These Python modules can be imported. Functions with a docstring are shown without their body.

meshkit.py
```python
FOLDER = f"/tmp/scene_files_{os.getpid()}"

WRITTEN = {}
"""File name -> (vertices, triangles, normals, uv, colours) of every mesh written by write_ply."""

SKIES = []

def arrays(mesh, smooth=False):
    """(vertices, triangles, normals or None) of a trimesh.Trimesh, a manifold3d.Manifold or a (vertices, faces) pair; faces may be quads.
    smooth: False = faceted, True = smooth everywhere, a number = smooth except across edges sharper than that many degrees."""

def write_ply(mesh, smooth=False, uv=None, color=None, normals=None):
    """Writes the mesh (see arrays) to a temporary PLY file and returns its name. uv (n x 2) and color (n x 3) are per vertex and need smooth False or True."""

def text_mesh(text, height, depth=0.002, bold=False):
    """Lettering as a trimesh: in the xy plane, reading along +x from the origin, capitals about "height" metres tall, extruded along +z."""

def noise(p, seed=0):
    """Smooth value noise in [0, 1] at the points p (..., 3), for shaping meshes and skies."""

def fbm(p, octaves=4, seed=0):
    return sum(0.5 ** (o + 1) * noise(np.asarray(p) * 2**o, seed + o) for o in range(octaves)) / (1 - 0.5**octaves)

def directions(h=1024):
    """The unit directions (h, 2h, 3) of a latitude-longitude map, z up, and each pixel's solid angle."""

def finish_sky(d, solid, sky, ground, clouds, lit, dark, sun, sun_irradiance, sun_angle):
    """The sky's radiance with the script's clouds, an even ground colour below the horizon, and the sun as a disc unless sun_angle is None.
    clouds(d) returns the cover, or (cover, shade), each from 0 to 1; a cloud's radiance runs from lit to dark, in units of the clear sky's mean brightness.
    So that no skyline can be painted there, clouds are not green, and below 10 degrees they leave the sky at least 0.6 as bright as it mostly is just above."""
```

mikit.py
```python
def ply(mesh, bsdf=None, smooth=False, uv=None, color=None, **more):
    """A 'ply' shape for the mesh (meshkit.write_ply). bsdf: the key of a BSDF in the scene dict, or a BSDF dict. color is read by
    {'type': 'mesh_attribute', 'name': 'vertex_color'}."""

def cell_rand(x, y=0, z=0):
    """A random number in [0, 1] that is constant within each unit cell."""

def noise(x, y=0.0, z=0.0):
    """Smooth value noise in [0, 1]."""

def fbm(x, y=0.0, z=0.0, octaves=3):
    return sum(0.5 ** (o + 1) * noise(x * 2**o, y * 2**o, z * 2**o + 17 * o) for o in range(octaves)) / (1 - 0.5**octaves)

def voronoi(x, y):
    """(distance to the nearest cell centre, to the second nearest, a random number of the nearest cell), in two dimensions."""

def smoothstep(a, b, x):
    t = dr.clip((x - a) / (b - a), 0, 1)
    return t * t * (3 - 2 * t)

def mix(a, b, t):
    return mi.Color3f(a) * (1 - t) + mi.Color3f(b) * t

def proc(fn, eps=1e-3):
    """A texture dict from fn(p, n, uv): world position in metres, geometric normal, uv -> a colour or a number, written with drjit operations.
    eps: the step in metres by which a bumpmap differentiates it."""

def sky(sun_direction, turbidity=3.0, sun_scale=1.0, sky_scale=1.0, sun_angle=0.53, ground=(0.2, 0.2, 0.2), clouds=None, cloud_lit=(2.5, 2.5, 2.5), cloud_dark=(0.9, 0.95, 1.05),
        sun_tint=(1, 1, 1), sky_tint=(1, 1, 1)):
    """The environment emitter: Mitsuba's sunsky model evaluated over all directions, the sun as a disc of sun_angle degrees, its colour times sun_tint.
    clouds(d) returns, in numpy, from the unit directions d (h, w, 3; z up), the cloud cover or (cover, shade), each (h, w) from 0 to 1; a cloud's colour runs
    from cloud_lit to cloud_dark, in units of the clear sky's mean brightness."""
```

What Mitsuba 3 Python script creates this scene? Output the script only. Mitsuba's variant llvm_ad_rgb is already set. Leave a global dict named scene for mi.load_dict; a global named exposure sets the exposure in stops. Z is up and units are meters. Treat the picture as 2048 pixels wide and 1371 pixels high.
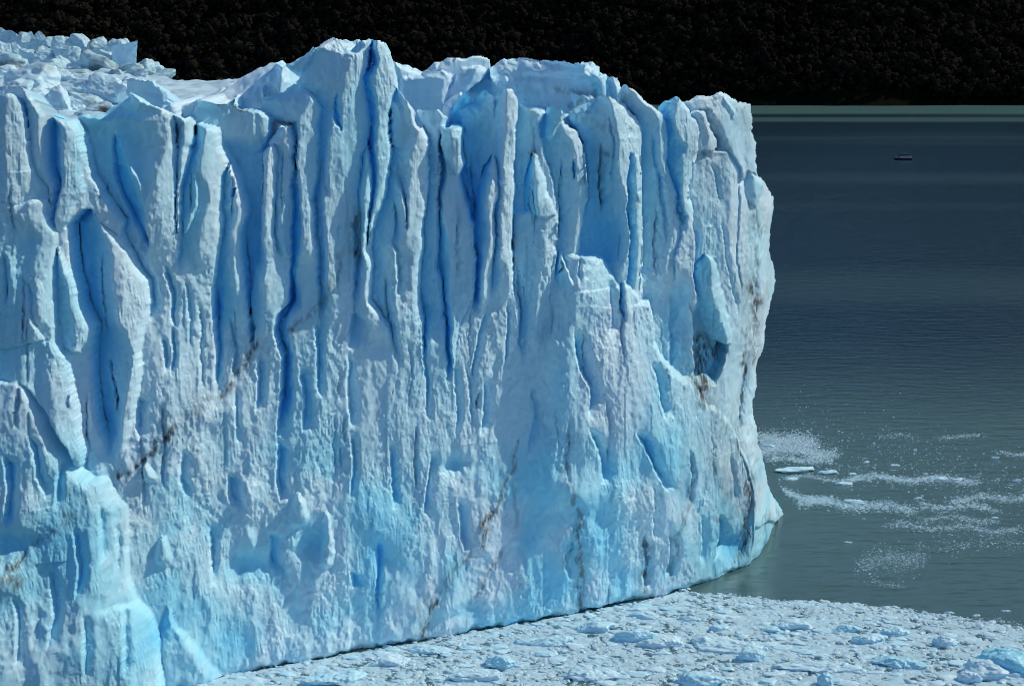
import math, drjit as dr, numpy as np, trimesh, mitsuba as mi, mikit, meshkit
from scipy import ndimage
T = mi.ScalarTransform4f
scene, labels = {}, {}

# ------------------------------------------------------------------ camera, light, exposure
F, CX, CY, EYE = 4200.0, 1024.0, 685.5, 80.0            # focal length in pixels of the 2048 px photograph, eye 80 m above the lake
PITCH = math.atan((CY - 60.0) / F)                       # the sea horizon would lie at row 60
cp, sp = math.cos(PITCH), math.sin(PITCH)
scene['camera'] = {'type': 'perspective', 'fov': math.degrees(2 * math.atan(CX / F)), 'fov_axis': 'x', 'near_clip': 1.0, 'far_clip': 20000.0,
                   'to_world': T().look_at(origin=[0, 0, EYE], target=[0, cp, EYE - sp], up=[0, 0, 1])}
SUN_AZ, SUN_EL = 22.0, 41.0                              # degrees from the camera's right towards the far side; height
sa, se = math.radians(SUN_AZ), math.radians(SUN_EL)
SUN = [math.cos(se) * math.cos(sa), math.cos(se) * math.sin(sa), math.sin(se)]


def clouds(d):
    h = d / np.maximum(d[..., 2:3], 0.06)
    n = meshkit.fbm(np.stack([h[..., 0] * 0.7, h[..., 1] * 0.7, h[..., 2] * 0], -1), 5, 3)
    return np.clip((n - 0.47) * 5, 0, 1) * 0.7, np.clip((n - 0.55) * 4, 0, 1) * 0.6


scene['sky'] = mikit.sky(SUN, turbidity=2.5, clouds=clouds, cloud_lit=(2.2, 2.36, 2.42), cloud_dark=(0.95, 1.03, 1.1), ground=(0.12, 0.16, 0.18), sun_tint=(0.87, 1.01, 1.12), sky_tint=(0.80, 1.015, 1.19))
exposure = 1.2


# ------------------------------------------------------------------ helpers
def proj(x, y, z):
    d = y * cp - (z - EYE) * sp
    return CX + F * x / d, CY - F * (y * sp + (z - EYE) * cp) / d


def ray(px, py):
    u, v = (np.asarray(px, float) - CX) / F, (CY - np.asarray(py, float)) / F
    return np.stack(np.broadcast_arrays(u, cp + v * sp, -sp + v * cp), -1)


def on_water(px, py, z=0.0):
    r = ray(px, py)
    t = (z - EYE) / r[..., 2]
    return r[..., 0] * t, r[..., 1] * t


def at(px, py, y):
    r = ray(px, py)
    t = y / r[..., 1]
    return np.array([r[..., 0] * t, y, EYE + r[..., 2] * t])


def sstep(a, b, x):
    t = np.clip((np.asarray(x, float) - a) / (b - a), 0, 1)
    return t * t * (3 - 2 * t)


def gnoise(shape, cell, seed):
    """Smooth noise on a grid: zero mean, about unit spread; cell = the size of a lump in grid steps (rows, columns)."""
    rng = np.random.default_rng(seed)
    lat = rng.standard_normal([int(n / c) + 5 for n, c in zip(shape, cell)])
    r = np.arange(shape[0]) / cell[0] + 1.3
    c = np.arange(shape[1]) / cell[1] + 1.7
    rows = ndimage.map_coordinates(lat, np.meshgrid(r, np.arange(lat.shape[1]), indexing='ij'), order=3, mode='reflect')
    return ndimage.map_coordinates(rows, np.meshgrid(np.arange(shape[0]), c, indexing='ij'), order=3, mode='reflect') * 1.35


def gfbm(shape, cell, seed, octaves=4, gain=0.5):
    out, amp, tot = 0, 1.0, 0
    for o in range(octaves):
        c = [max(k / 2**o, 1.0) for k in cell]
        out = out + amp * gnoise(shape, c, seed * 31 + o)
        tot += amp * amp
        amp *= gain
    return out / math.sqrt(tot)


def facets(shape, cell, seed, tilt=1.0, bow=0.25, crest=True):
    """Broken planes: every cell of a jittered lattice has its own tilted plane, and the lower (crest) or upper envelope is kept, so that they meet in sharp edges."""
    rng = np.random.default_rng(seed)
    r, c = np.meshgrid(np.arange(shape[0]) / cell[0], np.arange(shape[1]) / cell[1], indexing='ij')
    nr, nc = int(shape[0] / cell[0]) + 4, int(shape[1] / cell[1]) + 4
    jr, jc, h, gr, gc = (rng.uniform(0, 1, (nr, nc)), rng.uniform(0, 1, (nr, nc)), rng.normal(0, 0.35, (nr, nc)), rng.normal(0, tilt * 0.6, (nr, nc)), rng.normal(0, tilt, (nr, nc)))
    ir, ic = np.floor(r).astype(int), np.floor(c).astype(int)
    out = np.full(shape, 9.0)
    for a in (-1, 0, 1):
        for b in (-1, 0, 1):
            p, q = ir + a + 1, ic + b + 1
            dr, dc = r - (ir + a + jr[p, q]), c - (ic + b + jc[p, q])
            out = np.minimum(out, h[p, q] + gr[p, q] * dr + gc[p, q] * dc + (bow + 0.75) * (dr * dr + dc * dc))
    return (out - out.mean()) * (1 if crest else -1)


def colour_ply(v, f, n, c, bsdf):
    path = meshkit.write_ply((v, f), False, None, np.clip(c, 0.01, 0.97), normals=n)
    return {'type': 'ply', 'filename': path, 'face_normals': False, 'bsdf': {'type': 'ref', 'id': bsdf}}


def numbered(name):
    if name not in used:
        used[name] = 0
        return name
    used[name] += 1
    return f'{name}_{used[name]:03d}'


used = {}

# ------------------------------------------------------------------ materials
def ice_bump(p, n, uv):
    """Granular melt crust: pits and grains from a foot across downwards."""
    a = dr.abs(mikit.noise(p.x * 1.7 + p.y * 1.1, p.z * 0.8, p.y * 1.3) - 0.5)
    b = dr.abs(mikit.noise(p.x * 3.5 - p.y * 1.3, p.z * 2.2, p.y * 2.9 + 9) - 0.5)
    k = mikit.smoothstep(0.30, 0.62, mikit.fbm(p.x * 0.2, p.z * 0.11, p.y * 0.2, 2))
    open_face = mikit.smoothstep(0.12, 0.55, dr.maximum(-n.y, n.z))
    return (a + 0.5 * b) * (0.3 + 0.8 * k) * open_face


scene['mat_ice'] = {'type': 'twosided', 'bsdf': {'type': 'bumpmap', 'arbitrary': mikit.proc(ice_bump, eps=0.03), 'scale': 0.17,
                    'bsdf': {'type': 'principled', 'base_color': {'type': 'mesh_attribute', 'name': 'vertex_color'}, 'roughness': 0.5, 'specular': 0.35}}}


def water_colour(p, n, uv):
    """Milky melt water: silt plumes near the ice, darker blue water further out, paler bands across the lake and a turquoise strip along the far shore."""
    sm = mikit.smoothstep
    silt = mikit.fbm(p.x * 0.0016 + 3, p.y * 0.006, 0, 3)
    near = sm(690.0, 330.0, p.y)
    c = mikit.mix((0.006, 0.023, 0.034), (0.056, 0.108, 0.104), sm(0.30, 0.75, silt * 0.7 + near * 0.62 - 0.08))
    y = p.y + 46 * (mikit.fbm(p.x * 0.004, p.y * 0.002, 7, 3) - 0.5)
    pale_band = sm(1085.0, 1150.0, y) * sm(1230.0, 1160.0, y) * sm(0.0, 260.0, p.x) * 0.30 + sm(600.0, 650.0, y) * sm(735.0, 665.0, y) * 0.34 + sm(930.0, 960.0, y) * sm(1000.0, 965.0, y) * 0.12
    c = mikit.mix(c, (0.050, 0.092, 0.092), pale_band)
    band = sm(1835.0, 1885.0, y) * sm(1970.0, 1930.0, y) * 0.75 + sm(1990.0, 2070.0, y)
    return mikit.mix(c, (0.070, 0.140, 0.132), band)


def water_bump(p, n, uv):
    a = mikit.fbm(p.x * 0.18, p.y * 0.55, 1, 3)
    b = mikit.fbm(p.x * 0.9 + p.y * 0.3, p.y * 1.3, 4, 2)
    return a * 1.0 + b * 0.25


scene['mat_water'] = {'type': 'bumpmap', 'arbitrary': mikit.proc(water_bump, eps=0.05), 'scale': 0.17,
                      'bsdf': {'type': 'principled', 'base_color': mikit.proc(water_colour), 'roughness': 0.22, 'specular': 0.45}}


def leaf_colour(p, n, uv):
    r = mikit.cell_rand(p.x * 0.12, p.y * 0.12, p.z * 0.1)
    return mikit.mix((0.012, 0.0108, 0.009), (0.0185, 0.0165, 0.0125), r * 0.3 + 0.7 * mikit.smoothstep(0.3, 0.7, mikit.fbm(p.x * 0.012, p.y * 0.012, p.z * 0.02, 3)))


scene['mat_leaf'] = {'type': 'twosided', 'bsdf': {'type': 'diffuse', 'reflectance': mikit.proc(leaf_colour)}}
scene['mat_bark'] = {'type': 'twosided', 'bsdf': {'type': 'diffuse', 'reflectance': {'type': 'rgb', 'value': [0.012, 0.011, 0.01]}}}


def hill_colour(p, n, uv):
    return mikit.mix((0.005, 0.005, 0.004), (0.012, 0.010, 0.006), mikit.fbm(p.x * 0.05, p.y * 0.05, p.z * 0.05, 3))


scene['mat_hill'] = {'type': 'diffuse', 'reflectance': mikit.proc(hill_colour)}
for k, c, r in (('mat_hull', (0.02, 0.02, 0.022), 0.4), ('mat_boat_white', (0.30, 0.34, 0.44), 0.35), ('mat_boat_red', (0.10, 0.035, 0.025), 0.5), ('mat_boat_glass', (0.012, 0.016, 0.02), 0.12)):  # boat white is dulled to blue-grey: cloud shade put into the paint colour
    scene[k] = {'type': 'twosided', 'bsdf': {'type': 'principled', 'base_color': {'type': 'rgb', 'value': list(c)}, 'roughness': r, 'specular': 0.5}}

# ------------------------------------------------------------------ the water and the far hillside
gx = np.concatenate([np.linspace(-6000, -400, 15), np.linspace(-350, 450, 17), np.linspace(500, 6000, 15)])
gy = np.concatenate([np.linspace(-300, 600, 31), np.linspace(660, 2600, 20), [4000, 9000]])
X, Y = np.meshgrid(gx, gy)


def grid_faces(nr, nc, flip=False):
    i = (np.arange(nr - 1)[:, None] * nc + np.arange(nc - 1)[None]).ravel()
    q = np.stack([i, i + 1, i + nc + 1, i + nc], 1)
    if flip:
        q = q[:, ::-1]
    return np.vstack([q[:, [0, 1, 2]], q[:, [0, 2, 3]]])


scene['lake_water'] = mikit.ply((np.stack([X, Y, 0 * X], -1).reshape(-1, 3), grid_faces(*X.shape)), 'mat_water', smooth=True, uv=np.stack([X, Y], -1).reshape(-1, 2))
labels['lake_water'] = {'label': 'dark milky glacial lake around the ice cliff', 'category': 'lake', 'kind': 'structure'}

SHORE = 2270.0
gx, gy = np.linspace(-2600, 2600, 131), np.concatenate([np.linspace(SHORE - 20, SHORE + 500, 40), np.linspace(SHORE + 530, SHORE + 2500, 40)])
X, Y = np.meshgrid(gx, gy)


def hill_height(x, y):
    s = y - SHORE - 14 * np.sin(x * 0.013) - 6 * np.sin(x * 0.041 + 1)
    w = 40 * np.sin(x * 0.006 + 0.8) + 18 * np.sin(x * 0.017 + y * 0.01)
    return np.where(s < 0, s * 0.4, s * 0.62 - np.maximum(s - 700, 0) * 0.35 + w * np.clip(s / 300, 0, 1))


scene['hillside'] = mikit.ply((np.stack([X, Y, hill_height(X, Y)], -1).reshape(-1, 3), grid_faces(*X.shape)), 'mat_hill', smooth=True)
labels['hillside'] = {'label': 'steep dark forested mountainside across the lake', 'category': 'hillside', 'kind': 'structure'}

# forest: every crown is a cloud of leaf clumps round tapered limbs
rng = np.random.default_rng(5)


def tree_mesh(rng, h, leaves):
    """(crown vertices, faces), (trunk vertices, faces) of one southern beech about h metres tall, standing at the origin."""
    lob = rng.integers(4, 7)
    cen = np.stack([rng.normal(0, 0.17, lob), rng.normal(0, 0.17, lob), rng.uniform(0.38, 0.88, lob)], 1) * h
    rad = rng.uniform(0.12, 0.22, lob) * h
    k = rng.integers(0, lob, leaves)
    d = rng.standard_normal((leaves, 3))
    d /= np.linalg.norm(d, axis=1, keepdims=True)
    c = cen[k] + d * (rad[k] * rng.uniform(0.55, 1.0, leaves))[:, None]
    e1 = rng.standard_normal((leaves, 3))
    e2 = np.cross(d + 0.5 * rng.standard_normal((leaves, 3)), e1)
    s = (rng.uniform(0.06, 0.10, leaves) * h)[:, None]
    e1 *= s / np.linalg.norm(e1, axis=1, keepdims=True)
    e2 *= s / np.linalg.norm(e2, axis=1, keepdims=True)
    v = np.stack([c - e1 - e2 * 0.6, c + e1 - e2 * 0.5, c + e2 * 1.1], 1).reshape(-1, 3)
    ico = trimesh.creation.icosphere(subdivisions=0)
    iv, jf = np.array(ico.vertices), np.array(ico.faces)
    cv = np.vstack([cen[q] + iv * rad[q] * 0.66 * rng.uniform(0.85, 1.15, (12, 1)) for q in range(lob)])
    cn = np.vstack([iv * 0.8 + (cen[q] / h - [0, 0, 0.5]) * 0.9 + [0, 0, 0.15] for q in range(lob)])
    trunk = trimesh.creation.cone(radius=0.022 * h, height=0.8 * h, sections=5)
    nr = np.repeat(d * 0.8 + (c / h - [0, 0, 0.5]) * 0.9 + [0, 0, 0.15], 3, 0)
    nr /= np.linalg.norm(nr, axis=1, keepdims=True)
    return (np.vstack([v, cv]), np.vstack([np.arange(len(v)).reshape(-1, 3)] + [jf + len(v) + 12 * q for q in range(lob)]), np.vstack([nr, cn])), (np.array(trunk.vertices), np.array(trunk.faces))


protos = [tree_mesh(rng, 1.0, 80) for _ in range(10)]
pts = []
for gyy in np.arange(SHORE + 6, SHORE + 330, 8.5):
    half = gyy * CX / F + 60
    for gxx in np.arange(-half, half, 8.5):
        pts.append((gxx + rng.uniform(-3.8, 3.8), gyy + rng.uniform(-3.8, 3.8)))
pts = np.array(pts)
pz = hill_height(pts[:, 0], pts[:, 1])
pu, pv = proj(pts[:, 0], pts[:, 1], pz + 20)
keep = (pz > 0.6) & (pv > -70) & ((pu > 1380) | (pv < 190))
pts, pz, pu = pts[keep], pz[keep], pu[keep]
order = np.argsort(pts[:, 1] + 14 * np.sin(pts[:, 0] * 0.013))
fv, ff, fn, tv, tf, nv, nt, single = [], [], [], [], [], 0, 0, 0


def crown_ply(v, f, n):
    path = meshkit.write_ply((v, f), False, normals=n / np.linalg.norm(n, axis=1, keepdims=True))
    return {'type': 'ply', 'filename': path, 'face_normals': False, 'bsdf': {'type': 'ref', 'id': 'mat_leaf'}}


for i in order:
    h = rng.uniform(13, 24) * rng.choice([0.8, 1.0, 1.0, 1.45])
    a, sc = rng.uniform(0, 2 * math.pi), rng.uniform(0.9, 1.25)
    R = np.array([[math.cos(a) * sc, -math.sin(a) * sc, 0], [math.sin(a) * sc, math.cos(a) * sc, 0], [0, 0, 1]]) * h
    (cv, cf, cn), (kv, kf) = protos[rng.integers(10)]
    o = np.array([pts[i, 0], pts[i, 1], pz[i] - 0.3])
    if single < 40 and pu[i] > 1520 and pu[i] < 2080:
        single += 1
        key = numbered('shore_tree')
        scene[key + '__crown'] = crown_ply(cv @ R.T + o, cf, cn @ (R / h).T)
        scene[key + '__trunk'] = mikit.ply((kv @ R.T + o, kf), 'mat_bark')
        labels[key] = {'label': 'dark leafy tree in the front row on the far shore, just above the water', 'category': 'tree', 'group': 'trees along the far shoreline'}
        continue
    fv.append(cv @ R.T + o); fn.append(cn @ (R / h).T); ff.append(cf + nv); nv += len(cv)
    tv.append(kv @ R.T + o); tf.append(kf + nt); nt += len(kv)
scene['forest'] = crown_ply(np.vstack(fv), np.vstack(ff), np.vstack(fn))
labels['forest'] = {'label': 'near-black dense forest covering the mountainside behind the ice', 'category': 'forest', 'kind': 'stuff'}

# ------------------------------------------------------------------ the ice cliff
# plan of the waterline (metres), read off the photograph's waterline
WL = [(-40, 1449), (120, 1420), (260, 1394), (380, 1371), (450, 1347), (640, 1316), (840, 1281), (1000, 1252), (1150, 1226), (1300, 1196), (1400, 1170), (1465, 1144), (1530, 1122), (1551, 1100)]
wx, wy = on_water(*np.array(WL, float).T)
wx, wy = np.append(wx, [wx[-1] + 1.6, wx[-1] + 6]), np.append(wy, [wy[-1] + 8, wy[-1] + 40])
wx, wy = np.insert(wx, 0, wx[0] - 25), np.insert(wy, 0, wy[0] - 9)


def plan(x):
    return np.interp(x, wx, wy)


STEP = 0.118
gx, gz = np.arange(-74, 45.5, STEP), np.arange(-1.2, 81, STEP)
SHAPE = (len(gz), len(gx))
GX, GZ = np.meshgrid(gx, gz)
YB = ndimage.gaussian_filter1d(plan(gx), 2.0 / STEP)[None]


def setback(z):
    return 8.0 * sstep(-10, 52, z) - 1.2


class Relief:
    """A cliff face: depth given as metres of protrusion towards the viewer's side (-y) from a nominal surface, over the grid (x, z)."""

    def __init__(self, extra, seed):
        self.base = YB + setback(GZ) + extra
        u, v = proj(GX, self.base, GZ)
        w = [gnoise(SHAPE, (c * 1.3 / STEP, c / STEP), seed + k) for k, c in enumerate((6, 6, 1.8, 1.8, 0.7, 0.7))]
        self.U = u + 1.7 * w[0] + 1.1 * w[2] + 1.1 * np.abs(w[4]) - 0.8
        self.V = v + 3.5 * w[1] + 1.8 * w[3] + 1.5 * np.abs(w[5])
        self.p = np.zeros(SHAPE)
        self.blue = np.zeros(SHAPE)
        self.mask = np.zeros(SHAPE, bool)
        self.label = np.ones(SHAPE, int)
        self.rows = v.mean(1)

    def box(self, y0, y1, x0, x1, pad=14):
        r = np.nonzero(((self.V > y0 - pad) & (self.V < y1 + pad)).any(1))[0]
        if not len(r):
            return None
        sub = (self.U[r[0]:r[-1] + 1] > x0 - pad) & (self.U[r[0]:r[-1] + 1] < x1 + pad)
        c = np.nonzero(sub.any(0))[0]
        return (slice(r[0], r[-1] + 1), slice(c[0], c[-1] + 1)) if len(c) else None

    def plate(self, idx, L, R, M=None, off=0.0, dl=0.0, dr=0.0, bl=0.0, bf=0.0, fb=0.0, fl=0.0, fr=0.0, ft=0.0, rim=0.7, pl=1.0, pr=1.6):
        L, R = np.array(L, float), np.array(R, float)
        y0, y1 = max(L[0, 1], R[0, 1]), min(L[-1, 1], R[-1, 1])
        y0 = min(L[0, 1], R[0, 1])
        s = self.box(y0, y1, min(L[:, 0].min(), R[:, 0].min()), max(L[:, 0].max(), R[:, 0].max()))
        if s is None:
            return
        U, V = self.U[s], self.V[s]
        xl, xr = np.interp(V, L[:, 1], L[:, 0]), np.interp(V, R[:, 1], R[:, 0])
        inside = (U >= xl) & (U <= xr) & (V >= y0) & (V <= y1)
        if not inside.any():
            return
        if M is None:
            xm = xl + 0.5 * (xr - xl)
        elif np.isscalar(M):
            xm = xl + M * (xr - xl)
        else:
            M = np.array(M, float)
            xm = np.clip(np.interp(V, M[:, 1], M[:, 0]), xl, xr)
        ql = np.clip((xm - U) / np.maximum(xm - xl, 1), 0, 1)
        qr = np.clip((U - xm) / np.maximum(xr - xm, 1), 0, 1)
        o = off if np.isscalar(off) else np.interp(V, [a for a, b in off], [b for a, b in off])
        p = o - 1.35 * dl * ql**pl - dr * qr**pr
        if rim:
            ext = inside | ((V > y1) & (U >= np.interp(y1, L[:, 1], L[:, 0])) & (U <= np.interp(y1, R[:, 1], R[:, 0])))
            d = ndimage.distance_transform_edt(np.pad(ext, 1, mode='edge'))[1:-1, 1:-1] * STEP
            rw = 0.55
            q = np.clip(1 - d / rw, 0, 1)
            p = p - rim * (1 - np.sqrt(1 - q * q))
        w = inside.astype(float)
        if fb:
            w *= sstep(y1, y1 - fb, V)
        if ft:
            w *= sstep(y0, y0 + ft, V)
        if fl:
            w *= sstep(xl, xl + fl, U)
        if fr:
            w *= sstep(xr, xr - fr, U)
        old = self.p[s]
        self.p[s] = np.where(self.mask[s], old * (1 - w) + p * w, np.where(inside, p, old))
        g = np.clip(ql * 1.4, 0, 1) ** 0.65
        b = min(1.05 * bl, 1.0) * g + bf * (1 - g)
        self.blue[s] = self.blue[s] * (1 - w) + b * w
        if idx:
            self.label[s][w > 0.5] = idx
        self.mask[s] |= inside

    def step(self, line, w, d, blue=0.0):
        """A crack: right of the line the surface lies d metres back and comes forward again over w pixels; it dies out at both ends."""
        ln = np.array(line, float)
        s = self.box(ln[0, 1], ln[-1, 1], ln[:, 0].min(), ln[:, 0].max() + w)
        if s is None:
            return
        U, V = self.U[s], self.V[s]
        t = (V - ln[0, 1]) / (ln[-1, 1] - ln[0, 1])
        fade = sstep(0, 0.22, t) * sstep(1, 0.72, t)
        q = (U - np.interp(V, ln[:, 1], ln[:, 0])) / w
        a = np.where((q > 0) & (q < 1), (1 - np.clip(q, 0, 1)) ** 1.3, 0) * fade
        lip = np.where((q <= 0) & (q > -0.6), (1 + q / 0.6) ** 2, 0) * fade
        self.p[s] += -d * a + 0.07 * d * lip
        self.blue[s] = np.maximum(self.blue[s], 0.7 * blue * a)

    def bump(self, x, y, rx, ry, amp, rot=0.0, blue=None, sharp=1.0):
        s = self.box(y - 2.2 * max(rx, ry), y + 2.2 * max(rx, ry), x - 2.2 * max(rx, ry), x + 2.2 * max(rx, ry))
        if s is None:
            return
        c, n = math.cos(math.radians(rot)), math.sin(math.radians(rot))
        a, b = self.U[s] - x, self.V[s] - y
        e = np.exp(-((np.abs((a * c + b * n) / rx) ** 2 + np.abs((-a * n + b * c) / ry) ** 2) ** sharp))
        self.p[s] += amp * e
        if blue is not None:
            self.blue[s] += blue * e


def paint_dirt(D, U, V, lines):
    """Bands of silt: strength along polylines, broken up later by noise."""
    for pts, wid, amt in lines:
        for (x0, y0), (x1, y1) in zip(pts[:-1], pts[1:]):
            r0, r1 = min(y0, y1) - 4 * wid, max(y0, y1) + 4 * wid
            rows = np.nonzero(((V > r0) & (V < r1)).any(1))[0]
            if not len(rows):
                continue
            s = slice(rows[0], rows[-1] + 1)
            dx, dy = x1 - x0, y1 - y0
            t = np.clip(((U[s] - x0) * dx + (V[s] - y0) * dy) / (dx * dx + dy * dy + 1e-9), 0, 1)
            q = ((U[s] - x0 - t * dx) ** 2 + (V[s] - y0 - t * dy) ** 2) / wid**2
            D[s] = np.maximum(D[s], amt * np.exp(-q))


# ------------------------------------------------------------------ what the photograph shows of the cliff, as outlines (pixels of the photograph) with depths in metres
NAMES = {1: 'ice_face'}


def add(rel, L, R, M=None, name='ice_pillar', part=True, **k):
    idx = 0
    if part:
        idx = max(NAMES) + 1
        NAMES[idx] = name
    rel.plate(idx, L, R, M, **k)


FR = Relief(0.0, 100)
FR.plate(1, [(-500, 345), (-500, 1600)],
         [(1430, 300), (1517, 345), (1523, 357), (1535, 370), (1547, 384), (1556, 408), (1557, 428), (1552, 470), (1555, 500), (1562, 540), (1563, 565), (1556, 590), (1550, 620), (1542, 660), (1536, 695), (1528, 725), (1524, 760), (1522, 800), (1523, 860), (1529, 910), (1537, 945), (1547, 975), (1554, 1005), (1565, 1025), (1581, 1042), (1579, 1052), (1561, 1060), (1559, 1085), (1562, 1105), (1557, 1150), (1557, 1600)],
         M=0.955, off=0.0, dr=7.0, rim=0.5)
# --- upper left: recesses first, then the slabs from the back to the front
add(FR, [(372, 222), (400, 280), (430, 330), (468, 420), (486, 520), (494, 620), (500, 690)], [(545, 226), (538, 270), (530, 320), (524, 420), (524, 540), (508, 640), (505, 690)], M=0.75, off=[(222, -3), (330, -4.5), (690, -3)], dl=1.5, bl=0.45, bf=0.55, name='crevasse_wall')
add(FR, [(380, 208), (384, 212), (372, 240), (380, 280), (400, 330)], [(395, 205), (420, 210), (440, 221), (480, 223), (520, 226), (536, 232), (538, 262), (528, 290), (505, 310), (470, 320)], M=0.8, off=-1.0, dl=2.4, fb=50, bl=0.1, bf=0.25, name='ice_shoulder')
add(FR, [(254, 189), (219, 209), (192, 233), (112, 243), (150, 262), (165, 300), (172, 340), (195, 380), (215, 410), (245, 450), (275, 500), (285, 540)], [(254, 189), (267, 193), (295, 213), (329, 223), (345, 231), (345, 262), (350, 292), (350, 330), (362, 360), (368, 420), (366, 470), (360, 540)], M=[(254, 189), (292, 213), (328, 228), (334, 262), (334, 300), (322, 340), (308, 380), (298, 430), (296, 500), (292, 540)], off=[(189, -0.5), (230, 0.8), (420, 1.6), (540, 0.8)], dl=4.2, dr=1.0, fb=60, bl=0.28, bf=0.08, name='ice_slab')
add(FR, [(219, 268), (213, 300), (217, 330), (232, 356), (243, 362)], [(224, 268), (250, 285), (262, 310), (262, 340), (250, 362)], M=0.85, off=0.2, dl=3.0, bl=0.75, bf=0.2, fr=14, fb=12, part=False)
add(FR, [(219, 360), (228, 385), (240, 405), (258, 437), (274, 468), (285, 490), (291, 500)], [(262, 330), (285, 370), (294, 400), (296, 440), (296, 470), (296, 490), (294, 500)], M=0.92, off=1.0, dl=4.0, bl=0.9, bf=0.25, part=False, fr=5)
add(FR, [(343, 231), (349, 262), (352, 300), (349, 330), (352, 380), (346, 420), (350, 470), (352, 520), (330, 560)], [(346, 231), (372, 242), (384, 254), (386, 285), (378, 303), (374, 330), (370, 352), (360, 380), (356, 420), (360, 470), (372, 520), (380, 560)], M=0.55, off=1.2, dl=1.6, dr=0.8, bl=0.2, fb=40, name='ice_pillar')
add(FR, [(388, 271), (384, 300), (372, 335), (362, 370), (357, 410), (360, 450), (352, 500), (348, 560)], [(411, 262), (428, 259), (435, 271), (439, 295), (443, 308), (455, 322), (450, 357), (441, 390), (437, 420), (438, 470), (432, 500), (425, 560), (420, 620)], M=[(411, 262), (412, 280), (405, 320), (404, 345), (424, 377), (424, 396), (418, 425), (404, 470), (398, 560)], off=[(262, 0.8), (420, 1.8), (620, 0.8)], dl=2.4, dr=0.8, fb=60, bl=0.45, bf=0.05)
add(FR, [(384, 335), (366, 370), (360, 400), (358, 440), (362, 470)], [(388, 337), (396, 350), (400, 375), (399, 410), (388, 440), (372, 472)], M=0.9, off=1.5, dl=1.9, bl=0.5, bf=0.3, part=False, fr=4)
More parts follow.
